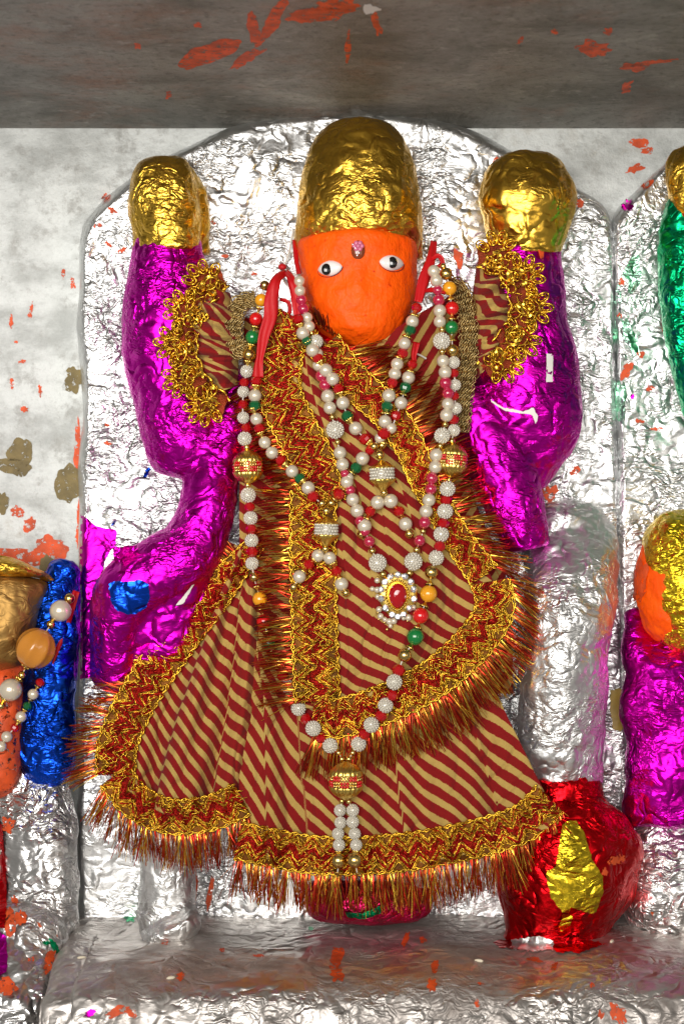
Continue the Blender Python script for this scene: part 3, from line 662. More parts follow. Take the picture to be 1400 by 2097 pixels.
def side_depths(pts, nor, w, keys, lift):
    """depth of the lace at five places across its width"""
    offs = np.linspace(-0.5, 0.5, 5)*w; D = np.zeros((len(pts), 5))
    for i, p in enumerate(pts):
        for k, o in enumerate(offs):
            x, y = p[:2]+nor[i]*o; h = hit(x, y, keys) if keys else None
            D[i, k] = max(p[2], (h+lift) if h is not None else -1e9)
    ker = np.ones(5)/5
    for k in range(5):
        q = np.pad(D[:, k], 2, mode='edge'); D[:, k] = np.maximum(D[:, k], np.convolve(q, ker, 'valid'))
    return offs, D
def lace(path, w, parent, keys, taper=None, fringe=None, period=44.0, seed=0):
    """gold and red lace band: netted base, zigzag cords, scalloped rims, glints; plus its tinsel fringe"""
    r = np.random.default_rng(100+seed)
    p, s = resample(path, 4.0); n = len(p); tan = np.gradient(p[:, :2], axis=0); tan /= np.linalg.norm(tan, axis=1)[:, None]
    nor = np.stack([-tan[:, 1], tan[:, 0]], 1)
    W = np.full(n, float(w))
    if taper: W *= np.interp(np.linspace(0, 1, n), [0, 1], taper) if len(taper) == 2 else np.interp(np.linspace(0, 1, n), np.linspace(0, 1, len(taper)), taper)
    offs, D = side_depths(p, nor, w, keys, 5.0)
    ruf = np.array([3.5*noise.noise(Vector((x/40.0, seed*3.1, 0))) for x in s])
    def at(i_s, o):     # o in -0.5..0.5 of the width; i_s = array of arclengths
        ii = np.interp(i_s, s, np.arange(n)); i0 = np.clip(ii.astype(int), 0, n-2); f = ii-i0
        pc = p[i0]*(1-f)[:, None]+p[i0+1]*f[:, None]; nn = nor[i0]*(1-f)[:, None]+nor[i0+1]*f[:, None]
        ww = W[i0]*(1-f)+W[i0+1]*f; dd = np.empty(len(i_s)); ru = ruf[i0]
        kf = np.clip((o+0.5)*4, 0, 3.999); k0 = kf.astype(int); kk = kf-k0
        dd = (D[i0, k0]*(1-kk)+D[i0, k0+1]*kk)
        xy = pc[:, :2]+nn*(o*ww)[:, None]
        return np.column_stack([xy, dd+ru])
    L = s[-1]; b = Buf(); ss = np.arange(0, L, 4.0)
    rows = [at(ss, np.full(len(ss), o)+0.03*np.sin(ss/period*2*math.pi)) for o in np.linspace(-0.47, 0.47, 9)]
    V = np.concatenate([Pn(q) for q in rows]); m = len(ss)
    b.add(V, [(k*m+i, k*m+i+1, (k+1)*m+i+1, (k+1)*m+i) for k in range(8) for i in range(m-1)], 0)
    base = b.build('lace_trim', [M['lace_net']], parent); tree('lace%d' % seed, b.v, b.f)
    c = Buf(); ss = np.arange(0, L, 2.6); tri = 2*np.abs(((ss/period) % 1)-0.5)*2-1
    def cord(o, mi, rad, lift, jit=0.02, jd=2.0):
        a = at(ss, np.clip(o+r.normal(0, jit, len(ss)), -0.56, 0.56)); a[:, 2] += lift+r.normal(0, jd, len(ss)); c.tube(Pn(a), rad*U, mi, 4)
    for k in np.linspace(-0.40, 0.40, 19):
        mi = 2 if (abs(k) < 0.10 or abs(abs(k)-0.27) < 0.03) else (0 if r.random() < 0.62 else 1)
        if abs(k) > 0.11 and r.random() < 0.12: mi = 2
        cord(np.clip(k+0.17*tri, -0.47, 0.47), mi, 1.35, 3.5, 0.014)
    for k, ph in ((-0.44, 0), (0.44, 0.5), (-0.47, 0.3), (0.47, 0.2)):
        cord(k+0.055*np.sign(k)*np.abs(np.sin(math.pi*(ss/(period*0.5)+ph)))-0.02*np.sign(k), 0, 1.8, 4.0, 0.006, 0.8)
    for k in range(int(L*w/170)):      # curled glints of metallic thread
        q = at(np.array([r.uniform(2, L-2)]), np.array([r.uniform(-0.46, 0.46)]))[0]; a = r.uniform(0, math.pi); l = r.uniform(4, 10)
        pts = np.array([(q[0]+math.cos(a)*l*t+math.sin(a)*3*math.sin(t*4), q[1]+math.sin(a)*l*t, q[2]+4+5*(1-t*t)*r.random()+3) for t in (-1, -0.4, 0.2, 0.8)])
        c.tube(Pn(pts), r.uniform(0.7, 1.5)*U, int(r.choice([0, 0, 0, 1, 2])), 3)
    stuff(c.build('lace_threads', [M['thread_gold'], M['thread_dark'], M['thread_red']], base))
    if fringe:
        side, length, dirs, dens = fringe['side'], fringe['length'], np.array(fringe['dirs'], float), fringe.get('dens', 1.0)
        f = Buf(); N = int(L*dens*1.3); t0, t1 = fringe.get('span', (0, 1))
        for k in range(N):
            u = r.uniform(t0, t1); u = min(t1, max(t0, u+0.9*5.0/L*math.sin(u*L/5.0)))
            q = at(np.array([u*L]), np.array([side*0.42]))[0]
            dr = np.array([np.interp(u, np.linspace(0, 1, len(dirs)), dirs[:, 0]), np.interp(u, np.linspace(0, 1, len(dirs)), dirs[:, 1])])
            clump = 0.42*noise.noise(Vector((u*L/22.0, seed, 0)))+0.30*noise.noise(Vector((u*L/7.0, seed, 4)))
            ang = math.atan2(dr[1], dr[0])+clump+r.normal(0, 0.10)*(1 if r.random() < 0.9 else 3); l = length*(0.92+0.30*noise.noise(Vector((u*L/13.0, seed, 9))))*r.uniform(0.66, 1.1)
            bend = r.normal(0, 0.07); pts = []
            droop = fringe.get('droop', 16)
            for t in (0, 0.35, 0.7, 1.0):
                a = ang+bend*t; x = q[0]+math.cos(a)*l*t; y = q[1]+math.sin(a)*l*t+4*t*t
                pts.append([x, y, q[2]-2+r.uniform(-3, 3)+6*math.sin(t*3)-droop*t*t])
            he = hit(pts[-1][0], pts[-1][1], keys); hm = hit(pts[2][0], pts[2][1], keys)
            if he is not None: pts[-1][2] = max(pts[-1][2], he+r.uniform(2, 9))
            if hm is not None: pts[2][2] = max(pts[2][2], hm+r.uniform(2, 9))
            pts = catmull(pts, 6)
            sd = np.array([math.cos(r.uniform(0, math.pi)), 0, math.sin(r.uniform(0, math.pi))]); tw = Pn(pts)
            td = tw[-1]-tw[0]; td /= np.linalg.norm(td); sd = np.cross(td, (0, 1, 0))+np.array([0, 1, 0])*math.sin(r.uniform(-0.6, 0.6)); sd /= np.linalg.norm(sd)
            f.strip(tw, sd, r.uniform(0.7, 1.5)*U, int(r.choice(4, p=fringe.get('mix', (0.18, 0.25, 0.40, 0.17)))))
        stuff(f.build('fringe', [M['tin_gold'], M['tin_copper'], M['tin_red'], M['tin_dark']], base))
    return base
K = ['bodice', 'panel_l', 'skirt', 'drape']
# dress trims
lace([(528, 1108, 130), (442, 1212, 138), (354, 1322, 146), (282, 1430, 148), (242, 1520, 144), (236, 1590, 136)], 84, dress, ['panel_l', 'skirt', 'bodice'], (0.45, 0.9, 1, 1, 1),
     dict(side=1, length=74, dirs=[(-0.8, -0.6), (-0.85, -0.5), (-0.9, -0.42), (-0.97, -0.15), (-0.93, 0.35)], dens=1.3, mix=(0.18, 0.26, 0.38, 0.18), span=(0.08, 1)), seed=1)
lace([(234, 1588, 134), (276, 1640, 160), (345, 1672, 200), (420, 1668, 204), (470, 1650, 196), (498, 1636, 186)], 74, dress, ['panel_l', 'skirt'], None,
     dict(side=1, length=84, dirs=[(-0.55, 0.85), (0.0, 1), (0.05, 1), (0.08, 1)], dens=1.4, mix=(0.16, 0.27, 0.37, 0.2)), seed=2)
lace([(486, 1722, 190), (560, 1738, 214), (650, 1752, 228), (760, 1752, 230), (880, 1738, 218), (990, 1714, 232), (1074, 1684, 222), (1126, 1636, 216)], 80, dress, ['skirt'], None,
     dict(side=1, length=88, dirs=[(-0.12, 1), (0.0, 1), (0.04, 1), (0.1, 1), (0.28, 0.95)], dens=1.5), seed=3)
# shawl trims
lace([(612, 655, 176), (578, 715, 172), (572, 800, 170), (602, 872, 178), (640, 945, 190), (664, 1035, 200)], 92, shawl, K, None,
     dict(side=1, length=82, dirs=[(-0.8, 0.5), (-0.85, 0.5), (-0.9, 0.3), (-0.97, 0.1), (-1, 0)], dens=0.9, span=(0.3, 1), droop=50), seed=4)
lace([(642, 1005, 205), (640, 1100, 208), (642, 1220, 216), (645, 1330, 224), (650, 1440, 228)], 96, shawl, K, None,
     dict(side=1, length=84, dirs=[(-1, 0.02), (-1, 0.0), (-1, 0.04)], dens=1.15, droop=34), period=48, seed=5)
lace([(664, 706, 172), (718, 776, 184), (790, 842, 190), (838, 912, 192), (868, 985, 192), (905, 1052, 190), (948, 1120, 186), (992, 1180, 184)], 70, shawl, K, (1.05, 1.1, 1, 0.9, 0.8, 0.85, 1),
     dict(side=-1, length=98, dirs=[(0.97, -0.12), (0.9, -0.34), (0.9, -0.42), (0.9, -0.42), (0.94, -0.1), (0.9, 0.42)], dens=0.95, mix=(0.18, 0.25, 0.40, 0.17), droop=40, span=(0.05, 1)), seed=6)
lace([(640, 1466, 230), (700, 1470, 240), (800, 1436, 240), (890, 1388, 232), (968, 1318, 214), (1012, 1250, 196), (1004, 1190, 186)], 82, shawl, K, None,
     dict(side=1, length=96, dirs=[(-0.25, 1), (0.05, 1), (0.32, 0.95), (0.5, 0.86), (0.74, 0.66), (0.85, 0.5)], dens=1.6, droop=20), seed=7)
# little dark tinsel tuft under the chin
tf = Buf()
for k in range(260):
    u = random.random(); x, y = 640+u*62, 652+u*44+random.uniform(-4, 8); a = math.radians(random.uniform(-95, -10)-30*(1-u)); l = random.uniform(18, 46)
    d = (hit(x, y, ['head', 'drape', 'bodice']) or 180)+4
    pts = [(x+math.cos(a)*l*t, y+math.sin(a)*l*t, d+12*t+random.uniform(-2, 2)) for t in (0, 0.5, 1)]
    tf.strip(Pn(pts), (0.7, 0, 0.7), 2.0*U, random.choice([0, 0, 1, 0, 2]))
stuff(tf.build('tuft', [M['tin_dark'], M['tin_red'], M['tin_copper']], shawl))

# puffed sleeves with scalloped lace cuffs
def sleeve(inner, outer, side, cuff, seed):
    n = 5; rows = []
    for t in np.linspace(0, 1, n):
        row = []
        for a, b in zip(inner, outer):
            q = np.array(a)*(1-t)+np.array(b)*t; q[2] += 40*math.sin(math.pi*t); row.append(tuple(q))
        rows.append(row)
    o = patch('sleeve', rows, lambda u, v, x, y: u*6+v*(2.0 if seed == 1 else -1.8)+0.28*math.sin(u*21+v*3)+0.37*int(u*6), dress, 80, 40,
              lambda u, v, x, y: (5+13*v)*math.sin(u*31+v*1.5)+pleat(u, v, ((0.2, 0.2, 0.12, 1), (0.45, 0.45, 0.12, 1), (0.7, 0.7, 0.12, 1)), 14), key='sleeve%d' % seed)
    r = np.random.default_rng(50+seed); p, s = resample(cuff, 2.0); L = s[-1]; nf = 5
    keys = ['arm_l', 'arm_r', 'sleeve1', 'sleeve2', 'hand_r'] if seed == 2 else ['arm_l', 'sleeve1']
    net = Buf(); gold = Buf()
    tan = np.gradient(p[:, :2], axis=0); tan /= np.linalg.norm(tan, axis=1)[:, None]; nor = np.stack([-tan[:, 1], tan[:, 0]], 1)*side
    def pt(i, a, b, lift): # a along, b outward
        x, y = p[i, :2]+tan[i]*a+nor[i]*b; return (x, y, p[i, 2]+lift)
    for k in range(nf):
        i = int((k+0.5)/nf*(len(p)-1)); h = hit(*p[i, :2], keys); p[i, 2] = max(p[i, 2], (h or 0)+10)
        tilt = r.uniform(-14, 18); fw = L/nf*0.72
        ring = [pt(i, 38*math.cos(t)*(1+0.12*math.sin(5*t)), 2+34*math.sin(t)*(1.25 if math.sin(t) > 0 else 0.9), tilt*math.sin(t)+5*math.cos(2*t)) for t in np.linspace(0, 2*math.pi, 26, endpoint=False)]
        c0 = pt(i, 0, 8, 4); net.add(Pn([c0]+ring), [(0, 1+q, 1+(q+1) % 26) for q in range(26)], 0)
        def loop(ca, cb, ra, rb, rot, rad, lift, mi=0, beads=True):
            ts = np.linspace(0, 2*math.pi, 40, endpoint=False); pts = []
            for t in ts:
                x, y = ra*math.cos(t), rb*math.sin(t); xr, yr = x*math.cos(rot)-y*math.sin(rot), x*math.sin(rot)+y*math.cos(rot)
                pts.append(pt(i, ca+xr, cb+yr, lift+tilt*(cb+yr)/40+2*math.sin(3*t)))
            rr = rad*(1+0.45*np.sin(ts*20)) if beads else np.full(40, rad)
            gold.tube(Pn(pts), rr*U, mi, 5, True)
        for a in np.linspace(-1.25, 1.25, 5):     # five beaded petals round the edge of each scallop
            for m_, sc in ((0, 1.0), (1, 0.55)):
                loop(math.sin(a)*34, 6+math.cos(a)*44, 9*sc, 15*sc, -a, 2.0, 8+m_*2, 0)
        for q in range(7): loop(r.uniform(-22, 22), r.uniform(-20, 26), r.uniform(9, 17), r.uniform(6, 12), r.uniform(0, 3), 1.7, 10+3*q, q % 2, q % 2 == 0)
        for q in range(5):                         # flat shiny ribbon curls
            a0 = r.uniform(0, 6.28); rr_ = r.uniform(10, 18); ca, cb = r.uniform(-10, 10), r.uniform(-10, 14)
            ts = np.linspace(a0, a0+r.uniform(1.6, 3.6), 12); pts = Pn([pt(i, ca+rr_*math.cos(t), cb+rr_*0.8*math.sin(t), 16+4*math.sin(2*t)) for t in ts])
            tt = np.gradient(pts, axis=0); sd = np.cross(tt, (0.3, 1, 0.2)); sd /= np.linalg.norm(sd, axis=1)[:, None]; gold.strip(pts, sd, 4.2*U, 2)
        for q in range(18):
            a = r.uniform(0, 6.28); x0, y0 = r.uniform(-30, 30), r.uniform(-24, 40); l = r.uniform(5, 11)
            gold.tube(Pn([pt(i, x0+math.cos(a)*l*t, y0+math.sin(a)*l*t, 9+6*r.random()) for t in (-1, 0, 1)]), 1.4*U, int(r.choice([0, 1, 3])), 3)
    inn = [pt(i, 0, -24+3*math.sin(s[i]/7), 9) for i in range(0, len(p), 2)]
    gold.tube(Pn(inn), 2.8*U*(1+0.4*np.sin(np.arange(len(inn))*1.3)), 0, 5)
    cf_ = net.build('lace_cuff', [M['lace_red']], o)
    stuff(gold.build('lace_threads', [M['thread_gold'], M['thread_dark'], M['tin_gold'], M['thread_red']], o))
M['lace_red'] = plain('red_net', (0.46, 0.07, 0.02), 0.42, 0.6, bump=0.0016, bscale=900, vary=0.6)
sleeve([(470, 600, 140), (484, 650, 150), (490, 700, 150), (488, 740, 145), (486, 790, 130)], [(432, 588, 150), (404, 630, 160), (396, 690, 165), (408, 745, 160), (440, 806, 150)], 1,
       [(452, 568, 168), (414, 608, 180), (386, 668, 184), (380, 730, 184), (408, 790, 178), (456, 836, 166)], 1)
sleeve([(975, 540, 130), (968, 600, 145), (966, 660, 150), (966, 720, 145), (972, 780, 130)], [(1004, 536, 150), (1030, 580, 160), (1042, 640, 165), (1030, 690, 160), (1000, 746, 150)], -1,
       [(985, 524, 168), (1036, 546, 180), (1064, 596, 186), (1064, 660, 184), (1030, 706, 178), (1000, 758, 166)], 2)
# antique gold braid over both shoulders
def braid(path, w, seed):
    p, s = resample(path, 2.5); tan = np.gradient(p[:, :2], axis=0); tan /= np.linalg.norm(tan, axis=1)[:, None]; nor = np.stack([-tan[:, 1], tan[:, 0]], 1); b = Buf(); r = np.random.default_rng(seed)
    b.strip(Pn(p), np.array([(n[0], 0, -n[1]) for n in nor]), w*0.9*U, 1)
    for k in np.linspace(-0.5, 0.5, 7):
        for ph in (0, math.pi):
            q = p.copy(); o = k*w+4*np.sin(s/4.5+ph)+r.normal(0, 0.8, len(s)); q[:, :2] += nor*o[:, None]; q[:, 2] += 3+2.5*np.cos(s/4.5+ph)+r.normal(0, 0.8, len(s))
            b.tube(Pn(q), 1.6*U, 0, 4)
    return b.build('gold_braid', [M['braid'], M['lace_net']], dress)
braid([(524, 612, 168), (492, 622, 172), (480, 660, 176), (484, 712, 176), (508, 716, 172)], 30, 1)
braid([(912, 580, 140), (944, 596, 160), (958, 660, 172), (958, 740, 172), (948, 820, 165), (942, 884, 160)], 32, 2)
bsh = [[(492, 630, 150), (520, 630, 158), (540, 640, 158)], [(492, 700, 150), (520, 700, 158), (545, 710, 158)]]

# ================================================================== NECKLACES
def unit_mesh(name, verts, faces, mats, smooth=True, mi=None):
    me = bpy.data.meshes.new(name); me.from_pydata([tuple(v) for v in verts], [], faces); me.update()
    for m in (mats if isinstance(mats, list) else [mats]): me.materials.append(m)
    me.polygons.foreach_set('use_smooth', [smooth]*len(me.polygons))
    if mi: me.polygons.foreach_set('material_index', mi)
    return me
def lathe(profile, n, flute=0.0, nf=10):
    v = []
    for (r, z) in profile:
        for j in range(n):
            t = 2*math.pi*j/n; k = 1+flute*abs(math.cos(t*nf/2))*min(1, r*1.5) if flute else 1
            v.append((max(r, 1e-3)*k*math.cos(t), max(r, 1e-3)*k*math.sin(t), z))
    return v, grid_faces(len(profile), n, True)
def sph(n=22, m=14, r=1.0, c=(0, 0, 0)):
    v, f = lathe([(r*math.sin(a), r*math.cos(a)) for a in np.linspace(0.0, math.pi, m)], n); return [(x+c[0], y+c[1], z+c[2]) for x, y, z in v], f
def joinv(lst):
    V, F = [], []
    for v, f in lst: o = len(V); V += v; F += [tuple(i+o for i in q) for q in f]
    return V, F
BM = {}
v, f = sph()
for nm, mt in (('pearl', 'pearl'), ('gold_bead', 'goldbead'), ('pink_bead', 'pinkbead'), ('red_bead', 'redbead'), ('green_bead', 'greenbead'), ('yellow_bead', 'yellowbead')): BM[nm] = unit_mesh(nm, v, f, M[mt])
lst = [sph(14, 9, 0.86)]
for k in range(84):
    z = 1-2*(k+0.5)/84; a = k*2.39996; q = math.sqrt(1-z*z); lst.append(sph(6, 5, 0.155, (0.87*q*math.cos(a), 0.87*q*math.sin(a), 0.87*z)))
BM['seed_bead'] = unit_mesh('seed_bead', *joinv(lst), M['seedpearl'])
v, f = lathe([(0.0, -0.85), (0.45, -0.82), (0.88, -0.45), (1.0, 0), (0.88, 0.45), (0.45, 0.82), (0.0, 0.85)], 9)
BM['red_crystal'] = unit_mesh('red_crystal', v, f, M['redgem'], False); BM['green_crystal'] = unit_mesh('green_crystal', v, f, M['greengem'], False)
v, f = lathe([(0.18, -0.9), (0.28, -0.55), (0.32, -0.3), (0.62, 0.1), (0.92, 0.42), (0.86, 0.45), (0.5, 0.1), (0.1, -0.1)], 40, 0.22, 10)
BM['bead_cap'] = unit_mesh('bead_cap', v, f, M['goldcap'])
# ornament ball pieces (unit radius)
v, f = lathe([(0.12, 1.06), (0.2, 1.0), (0.55, 0.84), (0.80, 0.60), (0.93, 0.34), (0.9, 0.3)], 80, 0.10, 20); BM['fluted_cap'] = unit_mesh('fluted_cap', v, f, M['goldcap'])
V, F, MI = [], [], []
for row, z in enumerate((0.30, 0.13, -0.05, -0.22)):
    nb = 34; rr = math.sqrt(max(0, 1-z*z))*0.95
    for k in range(nb):
        t = 2*math.pi*(k+0.5*0)/nb; q = sph(6, 5, 0.092, (rr*math.cos(t), rr*math.sin(t), z)); o = len(V); V += q[0]; F += [tuple(i+o for i in x) for x in q[1]]; MI += [1 if ((k//3+row//2) % 2) else 0]*len(q[1])
q = lathe([(0.86, 0.42), (0.92, 0.05), (0.86, -0.32)], 30); o = len(V); V += q[0]; F += [tuple(i+o for i in x) for x in q[1]]; MI += [0]*len(q[1])
BM['beaded_band'] = unit_mesh('beaded_band', V, F, [M['goldbead'], M['redbead']], True, MI)
lst = [lathe([(0.80, 0.55), (0.86, 0), (0.80, -0.55)], 24)]
for row, z in enumerate((0.48, 0.16, -0.16, -0.48)):
    for k in range(20): t = 2*math.pi*(k+0.5*(row % 2))/20; lst.append(sph(6, 5, 0.165, (0.88*math.cos(t), 0.88*math.sin(t), z)))
BM['pearl_barrel'] = unit_mesh('pearl_barrel', *joinv(lst), M['seedpearl'])
v, f = lathe([(0.10, 1.0), (0.30, 0.72), (0.62, 0.40), (0.95, 0.12), (1.0, 0.0), (0.9, -0.06)], 60, 0.10, 12); BM['cone_cap'] = unit_mesh('cone_cap', v, f, M['goldcap'])
lst = [lathe([(r_*math.sin(a), math.cos(a)) for a in np.linspace(0, math.pi, 16) for r_ in (1,)], 60, -0.10, 8)]
BM['amber_bead'] = unit_mesh('amber_bead', *joinv(lst), M['amber'])
def put(kind, parent, pos, rad, axis=(0, 0, 1), name=None, stretch=1.0, spin=0.0):
    o = bpy.data.objects.new(name or kind, BM[kind]); COL.objects.link(o); o.parent = parent
    o.location = Vector(pos)-world_of(parent); q = Vector(axis).to_track_quat('Z', 'Y'); o.rotation_mode = 'QUATERNION'
    o.rotation_quaternion = q @ Matrix.Rotation(spin, 3, 'Z').to_quaternion(); o.scale = (rad*U, rad*U, rad*U*stretch)
    return o
KB = ['bodice', 'panel_l', 'skirt', 'drape', 'sleeve1', 'sleeve2', 'head', 'stele', 'crown', 'arm_l', 'arm_r']+['lace%d' % k for k in range(1, 8)]
def spread(px, py, r):     # bead rests on the lace or cloth beneath it
    h = max([x for x in (hit(px, py, KB), hit(px-r*0.6, py, KB), hit(px+r*0.6, py, KB)) if x is not None] or [120]); return h
def strand(parent, beads, lift=8.0, smooth=True, string=True, maxd=None):
    """beads: (kind letter, px, py, radius)"""
    kinds = dict(p='pearl', g='gold_bead', k='pink_bead', r='red_bead', n='green_bead', y='yellow_bead', s='seed_bead', R='red_crystal', N='green_crystal', c='bead_cap', O='ornament', A='amber_bead')
    ds = np.array([spread(x, y, r) + r*0.75 + lift for _, x, y, r in beads])
    if maxd: ds = np.maximum(ds, maxd)
    if smooth and len(ds) > 4:
        q = np.pad(ds, 2, mode='edge'); ds = np.maximum(ds, np.convolve(q, np.ones(5)/5, 'valid'))
    pos = [P(x, y, d) for (_, x, y, r), d in zip(beads, ds)]
    for i, (k, x, y, r) in enumerate(beads):
        a = pos[max(0, i-1)]; b_ = pos[min(len(pos)-1, i+1)]; ax = (a-b_).normalized() if (a-b_).length > 1e-6 else Vector((0, 0, 1))
        if k == 'O':
            o = put('beaded_band', parent, pos[i], r, ax, 'ornament_bead', 1.12, 0.3)
            for sg in (1, -1):
                c = bpy.data.objects.new('fluted_cap', BM['fluted_cap']); COL.objects.link(c); c.parent = o; c.rotation_euler = (0 if sg > 0 else math.pi, 0, 0)
        elif k == 'c': put('bead_cap', parent, pos[i], r, -ax if False else ax, None, 1.0)
        elif k == 'C': put('bead_cap', parent, pos[i], r, -ax, None, 1.0)
        elif k in 'RN':
            o = put(kinds[k], parent, pos[i], r, ax, spin=random.random())
        else: put(kinds[k], parent, pos[i], r*(1+random.uniform(-0.03, 0.03)), ax, spin=random.random()*6)
    if string:
        b = Buf(); c = catmull([tuple(p) for p in pos], len(pos)*4); b.tube(c, 1.3*U, 0, 5); b.build('string', [M['string']], parent)
    return ds
nA = empty('necklace', P(707, 1620, 240), 'longest necklace, white seed beads and red crystals, ending in gold ball with two tails', 'necklace', 'necklaces on the central idol')
A_left = [('g', 542, 584, 10), ('y', 535, 614, 13), ('c', 530, 633, 8), ('r', 524, 653, 13), ('c', 521, 672, 8), ('n', 517, 690, 13.5), ('c', 513, 709, 9), ('g', 510, 726, 13), ('c', 507, 743, 9), ('s', 505, 760, 13), ('R', 500, 783, 10), ('s', 498, 802, 12), ('R', 497, 828, 10), ('s', 498, 855, 12), ('R', 504, 876, 10), ('s', 501, 898, 14), ('g', 505, 916, 6),
          ('O', 507, 956, 29), ('g', 507, 994, 6), ('s', 508, 1014, 15), ('R', 511, 1038, 11), ('s', 513, 1061, 14), ('R', 514, 1083, 11), ('s', 515, 1107, 14), ('R', 516, 1130, 12), ('s', 516, 1154, 13), ('g', 520, 1182, 9), ('c', 526, 1204, 8), ('y', 532, 1227, 14), ('c', 536, 1250, 8), ('r', 541, 1273, 15), ('c', 546, 1296, 8), ('n', 550, 1317, 13), ('c', 558, 1336, 8), ('g', 571, 1355, 14), ('R', 579, 1384, 12)]
A_v = [('s', 589, 1405, 15), ('R', 600, 1430, 11), ('s', 611, 1451, 15), ('R', 627, 1473, 12), ('s', 641, 1492, 15), ('R', 657, 1511, 12), ('s', 676, 1527, 15), ('g', 693, 1542, 6), ('g', 700, 1555, 6)]
A_r = [('g', 714, 1555, 6), ('g', 722, 1542, 6), ('s', 734, 1524, 15), ('R', 746, 1504, 12), ('s', 760, 1485, 15), ('R', 780, 1466, 12), ('s', 789, 1445, 15), ('R', 803, 1424, 12), ('s', 807, 1397, 15), ('R', 816, 1373, 13), ('g', 828, 1342, 13), ('c', 840, 1324, 9), ('n', 850, 1304, 16), ('c', 856, 1283, 9), ('r', 861, 1261, 16), ('c', 869, 1239, 9), ('y', 877, 1216, 16), ('c', 880, 1194, 9), ('g', 883, 1172, 13), ('s', 893, 1142, 15), ('R', 900, 1119, 12), ('s', 903, 1094, 15), ('R', 907, 1072, 12), ('s', 911, 1047, 16),
       ('R', 913, 1024, 12), ('s', 916, 1001, 16), ('g', 919, 983, 5), ('O', 926, 943, 28), ('g', 925, 903, 6), ('s', 929, 881, 12), ('R', 928, 859, 11), ('s', 933, 836, 12), ('R', 930, 811, 10), ('s', 932, 788, 11), ('R', 929, 764, 10), ('s', 929, 742, 12), ('g', 926, 717, 12), ('c', 925, 694, 8), ('n', 924, 670, 14), ('c', 925, 650, 8), ('r', 925, 631, 14), ('c', 922, 610, 8), ('y', 920, 590, 14), ('g', 913, 560, 12), ('g', 907, 545, 6)]
strand(nA, A_left+A_v, 8, maxd=178); strand(nA, A_r, 8, maxd=196)
dP = spread(708, 1600, 20)+30
ob = put('beaded_band', nA, P(708, 1599, dP), 32, (0, 0, 1), 'ornament_bead', 1.08, 0.2)
for sg in (1, -1):
    c = bpy.data.objects.new('fluted_cap', BM['fluted_cap']); COL.objects.link(c); c.parent = ob; c.rotation_euler = (0 if sg > 0 else math.pi, 0, 0)
for xs in ([('g', 700, 1641, 5.5), ('s', 696, 1660, 12), ('s', 697, 1685, 12), ('s', 692, 1708, 12), ('s', 694, 1731, 12), ('c', 693, 1747, 8), ('g', 693, 1763, 15), ('c', 691, 1788, 10)],
           [('g', 714, 1642, 5.5), ('s', 722, 1660, 12), ('s', 722, 1684, 12), ('s', 726, 1708, 12), ('s', 729, 1731, 12), ('c', 728, 1747, 8), ('g', 726, 1762, 15), ('c', 731, 1787, 10)]): strand(nA, xs, 9)

nB = empty('necklace', P(812, 1250, 240), 'pearl and pink bead necklace carrying a red teardrop brooch set with rhinestones', 'necklace', 'necklaces on the central idol')
B_left = [('p', 613, 575, 10.5), ('p', 614, 595, 11), ('k', 617, 614, 11), ('k', 621, 632, 11.5), ('p', 629, 650, 10.5), ('p', 633, 668, 11.5), ('g', 638, 682, 5), ('s', 647, 699, 14), ('p', 650, 724, 11), ('p', 651, 748, 11), ('k', 657, 770, 11.5), ('k', 665, 788, 12), ('p', 671, 811, 13), ('p', 675, 835, 13), ('g', 680, 854, 6), ('s', 686, 880, 18), ('g', 691, 905, 6), ('p', 696, 927, 13), ('p', 701, 951, 13), ('k', 706, 970, 9), ('p', 710, 987, 13), ('k', 717, 1004, 10), ('p', 722, 1023, 13), ('p', 731, 1046, 13), ('k', 737, 1067, 10), ('k', 747, 1088, 10), ('k', 756, 1109, 11), ('g', 762, 1128, 7), ('s', 773, 1153, 18), ('g', 784, 1176, 7)]
B_right = [('g', 838, 1174, 7), ('s', 846, 1150, 18), ('g', 853, 1126, 7), ('k', 859, 1107, 11), ('g', 866, 1088, 6), ('k', 869, 1070, 12), ('p', 872, 1047, 13), ('p', 878, 1024, 13), ('k', 882, 1001, 12), ('k', 884, 979, 12), ('p', 891, 956, 13), ('p', 893, 932, 13), ('g', 901, 913, 6), ('s', 905, 892, 16), ('g', 911, 869, 6), ('p', 914, 850, 13), ('p', 917, 827, 12.5), ('k', 917, 805, 12), ('k', 912, 784, 12), ('p', 911, 762, 12.5), ('p', 907, 739, 12.5), ('g', 905, 720, 6), ('s', 904, 698, 17), ('g', 905, 675, 6), ('p', 900, 658, 12.5), ('p', 900, 636, 12.5), ('k', 898, 614, 12), ('k', 896, 594, 10), ('p', 893, 574, 12), ('p', 888, 555, 12)]
strand(nB, B_left, 9, maxd=190); strand(nB, B_right, 9, maxd=206)
